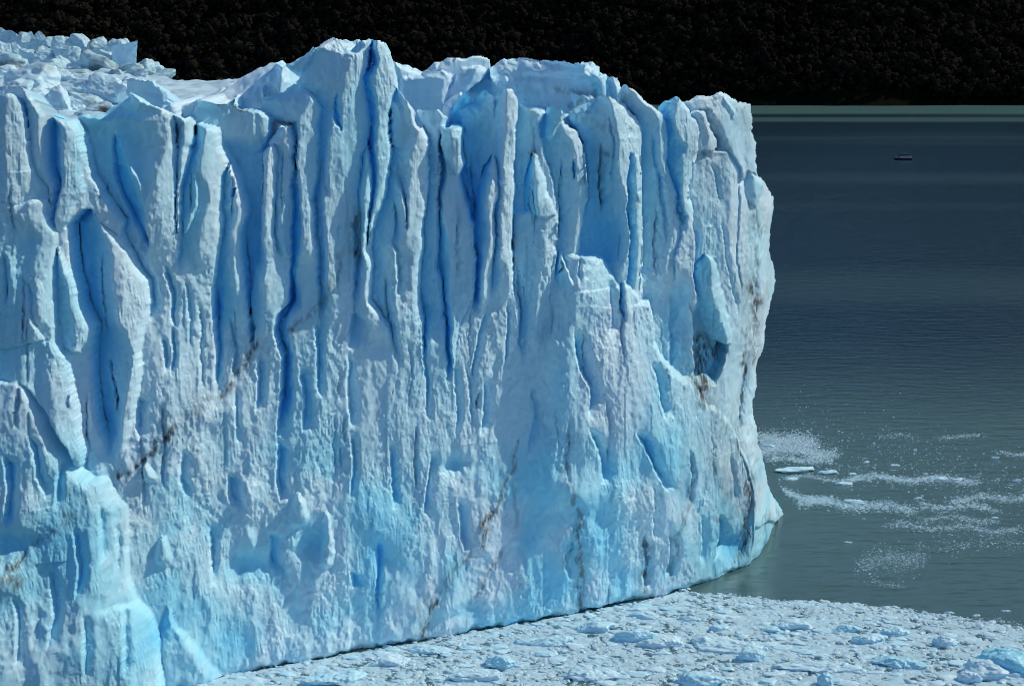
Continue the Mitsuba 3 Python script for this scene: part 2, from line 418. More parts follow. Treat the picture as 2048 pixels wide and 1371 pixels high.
add(FR, [(456, 326), (446, 350), (441, 380), (439, 411), (444, 440), (440, 470), (430, 540), (424, 600), (424, 680)], [(458, 326), (473, 361), (484, 390), (490, 411), (492, 428), (485, 450), (484, 460), (487, 492), (483, 537), (487, 571), (494, 619), (498, 650), (494, 690)], M=[(457, 326), (468, 361), (474, 400), (478, 430), (466, 462), (472, 490), (472, 537), (474, 571), (480, 619), (484, 680)], off=[(326, 0.4), (430, 1.3), (690, 1.2)], dl=2.6, dr=0.6, fb=50, bl=0.55, bf=0.12)
add(FR, [(462, 380), (462, 392)], [(471, 378), (462, 401)], off=-2.0, rim=0, bl=0.9, bf=0.9, part=False)
# leftmost slabs
add(FR, [(-60, 190), (-60, 420)], [(30, 186), (44, 200), (50, 240), (57, 280), (61, 320), (66, 345), (82, 380), (80, 404), (62, 412), (40, 416)], M=[(20, 187), (18, 240), (16, 300), (20, 340), (22, 420)], off=1.4, dl=3.0, dr=0.5, bl=0.8, bf=0.1, name='ice_slab')
add(FR, [(39, 173), (48, 205), (52, 240), (58, 285), (60, 320), (70, 350), (90, 380), (100, 430)], [(42, 173), (62, 190), (76, 212), (94, 235), (93, 262), (92, 291), (96, 330), (106, 365), (109, 378), (104, 425), (100, 470)], M=0.62, off=1.0, dl=1.2, dr=1.4, bl=0.15, bf=0.08, fb=30, name='ice_slab')
add(FR, [(97, 233), (93, 262), (92, 300), (96, 340), (107, 372), (105, 420), (99, 465)], [(106, 238), (120, 241), (143, 250), (151, 264), (160, 283), (168, 302), (162, 325), (160, 345), (168, 365), (168, 385), (150, 400), (138, 440), (120, 480)], M=[(106, 238), (131, 262), (134, 300), (134, 325), (136, 345), (124, 385), (114, 425), (106, 470)], off=[(233, 1.0), (330, 1.8), (480, 1.2)], dl=4.2, dr=0.6, fb=25, bl=0.72, bf=0.18, name='ice_pillar')
# the ramp fin with its broad blue side
add(FR, [(160, 420), (140, 440), (127, 458), (140, 520), (150, 560), (162, 610), (184, 670), (176, 720), (182, 780), (196, 850), (215, 930)], [(183, 420), (190, 440), (236, 470), (254, 499), (267, 527), (281, 548), (291, 568), (296, 606), (287, 640), (281, 690), (283, 735), (274, 790), (262, 850), (240, 930)], M=[(183, 420), (186, 440), (214, 478), (228, 510), (234, 555), (242, 590), (247, 640), (262, 660), (274, 700), (268, 750), (256, 800), (246, 850), (232, 930)], off=[(420, -0.6), (480, 0.8), (600, 2.4), (750, 2.8), (930, 1.5)], dl=5.6, dr=0.9, fb=90, bl=0.62, bf=0.1, pl=0.85, name='ice_ramp')
add(FR, [(240, 440), (236, 466), (256, 500), (270, 530), (291, 562), (297, 606), (290, 645)], [(262, 440), (283, 470), (285, 500), (298, 520), (310, 545), (322, 580), (330, 610), (334, 650)], M=0.7, off=[(440, -1.5), (645, 0.6)], dl=1.6, bl=0.35, bf=0.12, fb=40, fr=10, part=False)
# left middle slabs
add(FR, [(-60, 405), (-60, 900)], [(95, 430), (108, 465), (111, 483), (113, 520), (111, 551), (114, 606), (112, 660), (110, 690), (118, 720), (96, 800), (80, 900)], M=0.8, off=[(405, 2.0), (600, 2.8), (900, 3.2)], dl=2.2, dr=0.8, bl=0.25, bf=0.16, fb=60, name='ice_slab')
add(FR, [(112, 500), (113, 560), (114, 606), (112, 650), (128, 705)], [(118, 506), (130, 520), (146, 548), (159, 590), (158, 603), (172, 630), (186, 655), (184, 678), (168, 700), (166, 716)], M=0.66, off=[(500, 1.4), (720, 2.6)], dl=1.5, dr=0.6, bl=0.35, bf=0.16, name='ice_lobe')
add(FR, [(-60, 760), (-60, 950)], [(106, 691), (123, 705), (137, 715), (142, 735), (151, 760), (158, 811), (166, 868), (173, 899), (164, 920), (150, 960)], M=[(106, 691), (95, 720), (110, 760), (122, 811), (134, 868), (140, 950)], off=[(691, 2.8), (860, 4.4), (960, 4.6)], dl=2.6, dr=0.9, bl=0.3, bf=0.3, fb=50, name='ice_lobe')
# slim pillars right of the dark cleft
add(FR, [(542, 289), (522, 302), (516, 325), (517, 345), (520, 400), (517, 460), (519, 520), (507, 540), (500, 600), (494, 680)], [(544, 289), (550, 293), (556, 319), (553, 343), (551, 377), (548, 428), (547, 470), (562, 520), (574, 540), (570, 592), (556, 620), (552, 660), (556, 690)], M=[(543, 289), (536, 310), (534, 345), (532, 400), (530, 470), (536, 540), (536, 600), (530, 680)], off=[(289, 0.4), (400, 1.4), (690, 1.0)], dl=2.6, dr=0.6, bl=0.35, bf=0.04, fb=40)
add(FR, [(572, 248), (556, 252), (541, 275), (532, 292), (546, 292), (555, 319), (552, 360), (549, 428), (548, 470), (556, 520)], [(574, 248), (581, 246), (586, 262), (588, 284), (591, 336), (580, 377), (574, 411), (571, 451), (570, 492), (577, 537), (570, 592)], M=0.62, off=[(246, 0.6), (400, 1.3), (592, 1.4)], dl=1.6, dr=0.6, bl=0.2, bf=0.05, fb=25)
add(FR, [(636, 160), (616, 161), (578, 168), (560, 189), (512, 206), (520, 228), (548, 242), (582, 246), (588, 284), (591, 336), (581, 377), (584, 420), (580, 470), (578, 530)], [(636, 160), (648, 182), (641, 206), (637, 240), (641, 308), (640, 332), (631, 363), (625, 394), (624, 434), (622, 468), (627, 520), (630, 560)], M=[(636, 160), (617, 192), (611, 220), (603, 247), (598, 290), (602, 340), (604, 380), (604, 430), (602, 480), (600, 560)], off=[(160, -0.4), (250, 1.0), (420, 1.8), (560, 1.2)], dl=3.8, dr=0.7, bl=0.25, bf=0.04, fb=30)
add(FR, [(590, 370), (582, 400), (580, 470), (579, 530), (572, 606), (562, 640)], [(602, 372), (604, 400), (604, 470), (598, 530), (588, 600), (570, 640)], M=0.95, off=[(370, 1.0), (640, 0.4)], dl=2.6, bl=0.7, bf=0.3, fr=6, part=False)
# the highest peak
add(FR, [(617, 99), (592, 115), (558, 133), (575, 142), (640, 165), (640, 240)], [(619, 98), (627, 103), (624, 160), (622, 240)], M=0.8, off=-1.6, dl=1.8, bl=0.3, bf=0.2, name='ice_shoulder')
add(FR, [(661, 80), (630, 97), (622, 104), (606, 130), (582, 165), (612, 185), (640, 215), (637, 240), (640, 308), (640, 332), (632, 363), (626, 394), (624, 440), (628, 520), (634, 588), (640, 680)], [(692, 80), (712, 79), (733, 76), (741, 82), (736, 103), (728, 154), (737, 192), (739, 240), (737, 300), (722, 400), (722, 468), (712, 540), (710, 600), (704, 690)], M=[(700, 80), (706, 112), (694, 150), (686, 190), (676, 230), (664, 280), (656, 330), (650, 400), (650, 500), (656, 600), (660, 690)], off=[(76, 0.2), (120, 1.2), (300, 2.0), (690, 1.4)], dl=3.4, dr=1.4, bl=0.22, bf=0.03, fb=120, rim=0.8, name='ice_peak')
add(FR, [(664, 84), (636, 98), (628, 104), (640, 108)], [(722, 80), (728, 92), (716, 102), (708, 110)], off=[(80, -2.8), (108, -1.2)], rim=0, fb=4, bl=0.1, bf=0.15, part=False)
add(FR, [(741, 81), (737, 103), (742, 130), (724, 154), (735, 192), (739, 240), (738, 300), (741, 345), (742, 400), (739, 450), (737, 503)], [(760, 83), (771, 89), (781, 106), (786, 130), (791, 165), (786, 206), (777, 233), (774, 260), (780, 291), (775, 343), (765, 394), (752, 440), (742, 503)], M=[(752, 82), (754, 103), (758, 130), (750, 154), (756, 192), (757, 240), (754, 291), (756, 345), (752, 400), (744, 450)], off=[(81, 0.4), (200, 2.0), (500, 1.6)], dl=2.8, dr=0.6, bl=0.85, bf=0.05, fb=30, name='ice_peak')
add(FR, [(675, 185), (668, 215), (676, 245), (690, 268)], [(678, 185), (688, 215), (692, 245), (692, 270)], M=0.7, off=1.2, dl=1.8, bl=0.7, bf=0.3, fr=7, fb=8, part=False)
add(FR, [(734, 297), (722, 310), (718, 350), (716, 400), (722, 468), (722, 503), (711, 540), (709, 588), (706, 640), (700, 690)], [(736, 298), (741, 320), (743, 343), (743, 400), (740, 451), (736, 503), (744, 537), (742, 571), (744, 605), (764, 620), (776, 650), (782, 700)], M=[(735, 297), (733, 340), (731, 400), (732, 450), (730, 503), (736, 540), (734, 590), (738, 620), (742, 690)], off=[(297, 1.8), (400, 2.4), (700, 1.6)], dl=2.0, dr=0.7, bl=0.25, bf=0.08, fb=60, rim=0.5, name='ice_blade')
# slab right of the peak
add(FR, [(791, 168), (780, 235), (775, 262), (781, 291), (778, 340), (768, 390), (755, 440), (745, 500), (745, 600), (776, 650), (784, 720)], [(794, 168), (811, 192), (823, 212), (832, 247), (843, 260), (853, 291), (850, 319), (855, 357), (850, 384), (844, 411), (839, 451), (838, 537), (836, 606), (838, 674), (850, 715), (851, 750), (850, 850), (856, 940)], M=[(793, 168), (809, 192), (822, 225), (832, 262), (822, 300), (812, 345), (804, 400), (796, 480), (796, 560), (800, 680), (820, 900)], off=[(168, 0.2), (300, 1.2), (600, 1.6), (940, 1.2)], dl=2.8, dr=0.9, bl=0.25, bf=0.04, fb=100, name='ice_slab')
add(FR, [(783, 240), (781, 290), (800, 300)], [(798, 205), (826, 250), (828, 262), (812, 290), (804, 302)], off=-0.4, dl=0.6, rim=0.2, bl=0.1, bf=0.15, fr=8, fb=6, part=False)
add(FR, [(787, 310), (796, 345), (806, 380), (812, 410), (810, 470)], [(798, 312), (826, 330), (824, 345), (820, 372), (818, 410), (814, 470)], M=0.9, off=0.9, dl=1.7, bl=0.15, bf=0.1, fr=6, fb=20, part=False)
# mushroom head, the recess below, the great blue cleft and the tower
add(FR, [(829, 222), (838, 250), (852, 290), (852, 320), (856, 357), (848, 400), (842, 470), (840, 600), (850, 700)], [(877, 215), (892, 228), (885, 250), (876, 290), (873, 343), (881, 380), (873, 411), (874, 435), (877, 468), (872, 520), (881, 554), (889, 606), (891, 700)], M=0.8, off=[(215, -1.8), (300, -1.2), (450, -2.4), (700, -1.6)], dl=1.8, dr=0.3, bl=0.25, bf=0.1, fb=80)
add(FR, [(915, 190), (896, 225), (905, 300), (915, 360), (930, 420), (944, 470), (950, 520)], [(930, 190), (975, 230), (985, 300), (985, 360), (975, 420), (968, 470), (965, 520)], off=[(190, -3.0), (260, -6.0), (520, -5.0)], M=0.9, dl=2.0, bl=0.8, bf=0.95, name='crevasse_wall')
add(FR, [(877, 270), (877, 330), (873, 400), (874, 430), (877, 470), (873, 520), (882, 560), (888, 610), (892, 700), (893, 780)], [(915, 290), (919, 357), (926, 400), (934, 425), (946, 455), (949, 505), (947, 540), (948, 600), (920, 660), (916, 700), (908, 780)], M=[(890, 300), (886, 400), (886, 430), (902, 480), (900, 560), (905, 620), (906, 780)], off=[(290, -1.8), (450, 0.2), (780, 0.8)], dl=3.6, dr=0.6, bl=0.7, bf=0.1, fb=60, name='ice_slab')
add(FR, [(878, 254), (879, 281), (885, 305), (897, 330), (910, 350)], [(884, 250), (911, 229), (930, 235), (942, 247), (951, 271), (946, 291), (932, 305), (929, 329), (919, 358)], M=[(900, 240), (904, 281), (905, 320), (914, 355)], off=[(229, 0.4), (270, 2.0), (330, 1.6), (358, 0.4)], dl=1.6, dr=1.0, bl=0.25, bf=0.14, rim=1.1, name='ice_knob')
add(FR, [(967, 188), (942, 202), (915, 222), (925, 260), (920, 300), (930, 340), (945, 400)], [(970, 188), (984, 193), (992, 206), (1008, 240), (1004, 290), (990, 340), (985, 400)], M=0.96, off=[(188, -1.4), (260, -0.6), (400, -1.4)], dl=3.8, bl=0.62, bf=0.2, pl=0.8, name='ice_shoulder')
add(FR, [(1013, 174), (990, 192), (986, 215), (992, 260), (990, 320), (993, 400), (990, 480), (984, 560), (972, 620)], [(1013, 174), (1024, 177), (1038, 199), (1035, 240), (1036, 261), (1031, 309), (1026, 400), (1027, 451), (1024, 527), (1022, 561), (1014, 606), (1014, 680)], M=[(1013, 174), (1014, 200), (1014, 250), (1006, 310), (1004, 400), (1002, 480), (1000, 600)], off=[(174, 0.4), (260, 1.8), (450, 2.6), (680, 1.8)], dl=2.6, dr=0.7, bl=0.45, bf=0.06, fb=70, name='ice_tower')
add(FR, [(985, 305), (966, 330), (954, 380), (947, 430), (946, 460), (950, 505), (948, 560), (949, 600), (944, 640)], [(987, 305), (992, 326), (996, 360), (997, 394), (990, 430), (992, 480), (978, 560), (972, 610), (964, 660), (950, 700)], M=[(986, 305), (983, 340), (980, 394), (977, 440), (980, 470), (966, 540), (962, 600), (956, 660)], off=[(305, 1.0), (400, 2.6), (700, 1.6)], dl=5.2, dr=0.5, bl=0.85, bf=0.06, fb=50, pl=0.9, name='ice_blade')
# right of the tower
add(FR, [(1038, 212), (1030, 260), (1030, 340), (1027, 420), (1025, 500), (1022, 560)], [(1042, 210), (1060, 218), (1090, 232), (1098, 260), (1104, 320), (1110, 380), (1115, 440), (1112, 500), (1098, 560)], M=0.75, off=[(210, -2.0), (400, -1.2), (560, -0.4)], dl=1.6, bl=0.4, bf=0.05, fb=30, name='ice_slab')
add(FR, [(1062, 306), (1056, 340), (1049, 377), (1050, 420), (1053, 470)], [(1064, 306), (1076, 315), (1086, 350), (1096, 394), (1108, 425), (1114, 446), (1115, 463), (1113, 474)], M=[(1063, 306), (1070, 330), (1072, 377), (1076, 420), (1090, 470)], off=[(306, -0.2), (400, 1.2), (474, 1.6)], dl=3.0, dr=0.9, bl=0.85, bf=0.16, fb=9, name='ice_blade')
add(FR, [(1030, 430), (1027, 500), (1023, 560), (1038, 623), (1042, 720)], [(1112, 474), (1110, 520), (1098, 571), (1092, 590), (1088, 640), (1080, 720)], M=0.7, off=[(430, -0.2), (600, 0.8), (720, 1.2)], dl=1.2, dr=0.6, bl=0.25, bf=0.05, fb=60, name='ice_pillar')
add(FR, [(1098, 219), (1092, 228), (1076, 255), (1088, 300), (1098, 350), (1114, 420), (1116, 470), (1112, 520), (1108, 580)], [(1124, 219), (1127, 238), (1151, 260), (1167, 288), (1168, 326), (1172, 360), (1177, 394), (1168, 428), (1163, 470), (1157, 510), (1150, 570)], M=0.72, off=[(219, -1.2), (400, -0.8), (580, -1.0)], dl=2.0, dr=0.8, bl=0.35, bf=0.05, fb=30, name='ice_slab')
add(FR, [(1100, 220), (1091, 236), (1088, 262), (1085, 290)], [(1112, 218), (1124, 219), (1124, 240), (1116, 262), (1102, 292)], M=0.85, off=[(218, 0.2), (292, -0.4)], dl=1.6, bl=0.55, bf=0.25, fb=14, part=False)
for gx0, gy0, hh in ((1122, 335, 34), (1146, 318, 40)):
    add(FR, [(gx0, gy0), (gx0 - 2, gy0 + hh * 0.5), (gx0 + 2, gy0 + hh)], [(gx0 + 3, gy0), (gx0 + 8, gy0 + hh * 0.5), (gx0 + 5, gy0 + hh)], M=0.8, off=-1.2, dl=1.3, bl=0.7, bf=0.2, fr=3, part=False)
add(FR, [(1185, 195), (1160, 210), (1137, 226), (1150, 250), (1168, 285), (1172, 340), (1178, 394), (1168, 428), (1163, 470), (1158, 512), (1160, 560), (1165, 600)], [(1219, 189), (1247, 202), (1270, 230), (1278, 257), (1284, 291), (1281, 343), (1285, 377), (1287, 430), (1285, 469), (1281, 537), (1276, 590), (1280, 640)], M=[(1219, 190), (1226, 215), (1227, 262), (1230, 300), (1238, 340), (1248, 400), (1254, 441), (1257, 469), (1254, 503), (1240, 540), (1238, 600)], off=[(189, -1.0), (300, 0.8), (470, 1.6), (640, 0.4)], dl=5.0, dr=2.0, bl=0.42, bf=0.06, fb=50, pl=0.8, name='ice_pillar')
add(FR, [(1160, 400), (1166, 430), (1162, 470), (1158, 512), (1180, 530)], [(1236, 400), (1246, 441), (1248, 469), (1246, 500), (1234, 535)], off=[(400, -3.0), (540, -2.4)], M=0.9, dl=1.0, bl=0.72, bf=0.5, ft=70, fr=30, rim=0, part=False)
add(FR, [(1258, 320), (1254, 360), (1256, 430), (1260, 480), (1256, 530), (1246, 590)], [(1276, 310), (1282, 343), (1286, 377), (1287, 430), (1285, 469), (1281, 537), (1274, 600)], M=0.6, off=[(310, 0.2), (600, 0.4)], dl=1.8, dr=0.5, bl=0.45, bf=0.1, fb=25, name='ice_blade')
add(FR, [(1253, 169), (1246, 180), (1249, 200), (1270, 228), (1278, 257), (1284, 291), (1284, 340), (1288, 400), (1287, 470), (1284, 540), (1278, 600)], [(1256, 168), (1281, 185), (1298, 206), (1322, 223), (1333, 240), (1337, 281), (1335, 336), (1344, 352), (1354, 384), (1356, 428), (1362, 480), (1352, 560), (1350, 640)], M=0.7, off=[(168, -1.4), (300, -0.6), (640, -0.6)], dl=2.2, dr=0.7, bl=0.25, bf=0.06, fb=60, name='ice_slab')
add(FR, [(1357, 187), (1326, 202), (1332, 235), (1337, 281), (1335, 330), (1344, 352), (1354, 384), (1358, 430), (1362, 480)], [(1358, 187), (1366, 195), (1382, 216), (1394, 237), (1400, 267), (1398, 302), (1385, 320), (1378, 377), (1381, 430), (1384, 480), (1394, 540), (1394, 600), (1386, 650)], M=[(1358, 187), (1350, 210), (1348, 240), (1358, 270), (1376, 290), (1366, 330), (1362, 377), (1368, 430), (1376, 500), (1380, 600)], off=[(187, -0.4), (270, 0.9), (450, 0.4), (650, 0.2)], dl=3.0, dr=0.8, bl=0.6, bf=0.12, fb=50, name='ice_tower')
add(FR, [(1386, 219), (1392, 236), (1400, 266), (1398, 302), (1402, 314)], [(1411, 218), (1424, 250), (1435, 285), (1434, 306), (1420, 316)], M=0.6, off=-0.6, dl=1.0, dr=0.8, bl=0.2, bf=0.05, name='ice_knob')
add(FR, [(1400, 189), (1367, 197), (1384, 218), (1412, 220), (1424, 250), (1436, 285), (1436, 310), (1448, 318), (1470, 345), (1488, 372)], [(1442, 189), (1470, 202), (1494, 206), (1504, 214), (1507, 250), (1504, 258), (1511, 274), (1515, 285), (1512, 309), (1516, 340), (1518, 370)], M=[(1440, 189), (1441, 200), (1430, 225), (1446, 262), (1462, 310), (1470, 370)], off=[(189, -1.6), (230, -0.6), (370, 0.2)], dl=1.8, dr=1.6, bl=0.12, bf=0.06, fb=10, name='ice_block')
add(FR, [(1446, 199), (1450, 215), (1462, 235)], [(1448, 198), (1474, 225), (1470, 238)], off=-0.3, dl=0.3, rim=0.2, part=False, fr=8)
add(FR, [(1411, 301), (1398, 309), (1386, 330), (1380, 377), (1383, 430), (1386, 480), (1396, 540), (1396, 620)], [(1413, 301), (1446, 309), (1466, 319), (1477, 343), (1480, 394), (1478, 430), (1480, 520), (1490, 620), (1492, 700)], M=0.8, off=[(301, -0.6), (420, 0.2), (700, 0.0)], dl=1.6, dr=1.2, bl=0.15, bf=0.04, fb=80, name='ice_slab')
add(FR, [(1492, 350), (1490, 380), (1500, 430)], [(1500, 354), (1514, 357), (1526, 370), (1526, 392), (1514, 430)], M=0.6, off=-1.0, dl=1.0, dr=1.4, bl=0.1, bf=0.2, fb=20, part=False)
# hanging column and the dirty hollow under it
add(FR, [(1396, 560), (1388, 640), (1384, 700), (1390, 780)], [(1420, 560), (1448, 640), (1456, 700), (1436, 780)], off=[(560, -1.0), (700, -4.6), (780, -4.0)], bl=0.4, bf=0.5, rim=0.2, fl=8, fr=6, fb=14, name='ice_hollow')
add(FR, [(1411, 513), (1398, 537), (1394, 580), (1404, 640), (1416, 690)], [(1425, 513), (1439, 537), (1449, 592), (1456, 640), (1463, 671), (1463, 685), (1449, 692), (1432, 693)], M=[(1420, 513), (1424, 540), (1432, 592), (1440, 640), (1448, 690)], off=[(513, 0.4), (600, 1.8), (693, 1.9)], dl=2.6, dr=1.4, bl=0.6, bf=0.2, rim=1.0, name='ice_column')
add(FR, [(1284, 540), (1288, 640), (1300, 720), (1330, 800)], [(1392, 540), (1396, 640), (1402, 720), (1414, 800)], M=0.95, off=-2.4, dl=1.2, fr=24, ft=70, bl=0.2, bf=0.16, fb=40, rim=0, part=False)
# --- the fallen cone of blocks at the right middle
add(FR, [(1120, 503), (1112, 560), (1100, 590), (1092, 640), (1086, 720), (1078, 800), (1060, 900), (1045, 1000), (1040, 1100), (1050, 1240)],
    [(1127, 501), (1147, 510), (1168, 513), (1182, 523), (1189, 511), (1206, 517), (1219, 537), (1237, 571), (1240, 592), (1254, 568), (1274, 595), (1285, 619), (1298, 609), (1309, 633), (1315, 661), (1315, 685), (1326, 715), (1353, 750), (1370, 767), (1387, 777), (1408, 805), (1439, 825), (1456, 840), (1480, 880), (1500, 940), (1510, 1000), (1510, 1100), (1500, 1240)],
    M=0.2, off=[(501, 2.0), (560, 3.0), (700, 3.6), (850, 3.5), (1000, 2.6), (1150, 1.1), (1240, 0.2)], dl=1.0, dr=2.0, pr=1.2, bl=0.12, bf=0.14, fb=170, fl=60, name='ice_cone')
add(FR, [(1122, 505), (1114, 545), (1116, 580), (1128, 590)], [(1126, 503), (1136, 530), (1150, 570), (1158, 595)], M=0.9, off=[(503, 1.4), (595, 2.8)], dl=1.8, bl=0.55, bf=0.3, fr=6, fb=20, part=False)
add(FR, [(1240, 592), (1236, 620), (1248, 650)], [(1254, 568), (1264, 600), (1268, 650), (1262, 680)], M=0.4, off=[(568, 1.8), (680, 3.4)], dl=2.0, bl=0.5, bf=0.1, fb=24, fr=8, part=False)
# --- bottom left buttress
add(FR, [(-60, 775), (-60, 1600)], [(44, 760), (72, 780), (103, 815), (122, 850), (144, 888), (152, 915), (172, 932), (194, 949), (204, 947), (224, 960), (236, 987), (258, 1010), (258, 1116), (264, 1173), (270, 1200), (296, 1211), (308, 1230), (319, 1268), (331, 1300), (345, 1340), (380, 1380), (420, 1420)], M=[(44, 760), (60, 790), (78, 830), (96, 870), (112, 915), (150, 949), (176, 975), (186, 1010), (186, 1116), (196, 1200), (240, 1240), (262, 1300), (290, 1400)], off=[(760, 2.8), (900, 3.4), (1100, 3.8), (1200, 4.4), (1340, 6.0), (1420, 6.6)], dl=0.5, dr=3.0, pr=1.8, bl=0.12, bf=0.05, rim=0.2, name='ice_buttress')
add(FR, [(331, 1205), (328, 1240), (322, 1280), (326, 1330), (335, 1400)], [(334, 1205), (350, 1238), (380, 1268), (399, 1291), (437, 1329), (450, 1345), (452, 1400)], M=0.7, off=[(1205, 0.6), (1300, 1.6), (1400, 0.6)], dl=0.6, dr=1.0, bf=0.02, bl=0.05, name='snow_crust')
for x0, y0, x1, y1 in ((305, 1072, 342, 1130), (640, 1030, 672, 1140), (575, 985, 618, 1060), (275, 925, 315, 966)):
    add(FR, [((x0 + x1) / 2 - 6, y0), (x0 + 4, (y0 + y1) / 2), (x0, y1 - 14), (x0 + 5, y1)], [((x0 + x1) / 2 + 4, y0), (x1 - 6, (y0 * 2 + y1) / 3), (x1, (y0 + y1 * 2) / 3), (x1 - 5, y1)], M=0.6, off=1.3, dl=0.7, dr=0.5, fb=16, rim=0.5, bf=0.0, name='snow_crust')

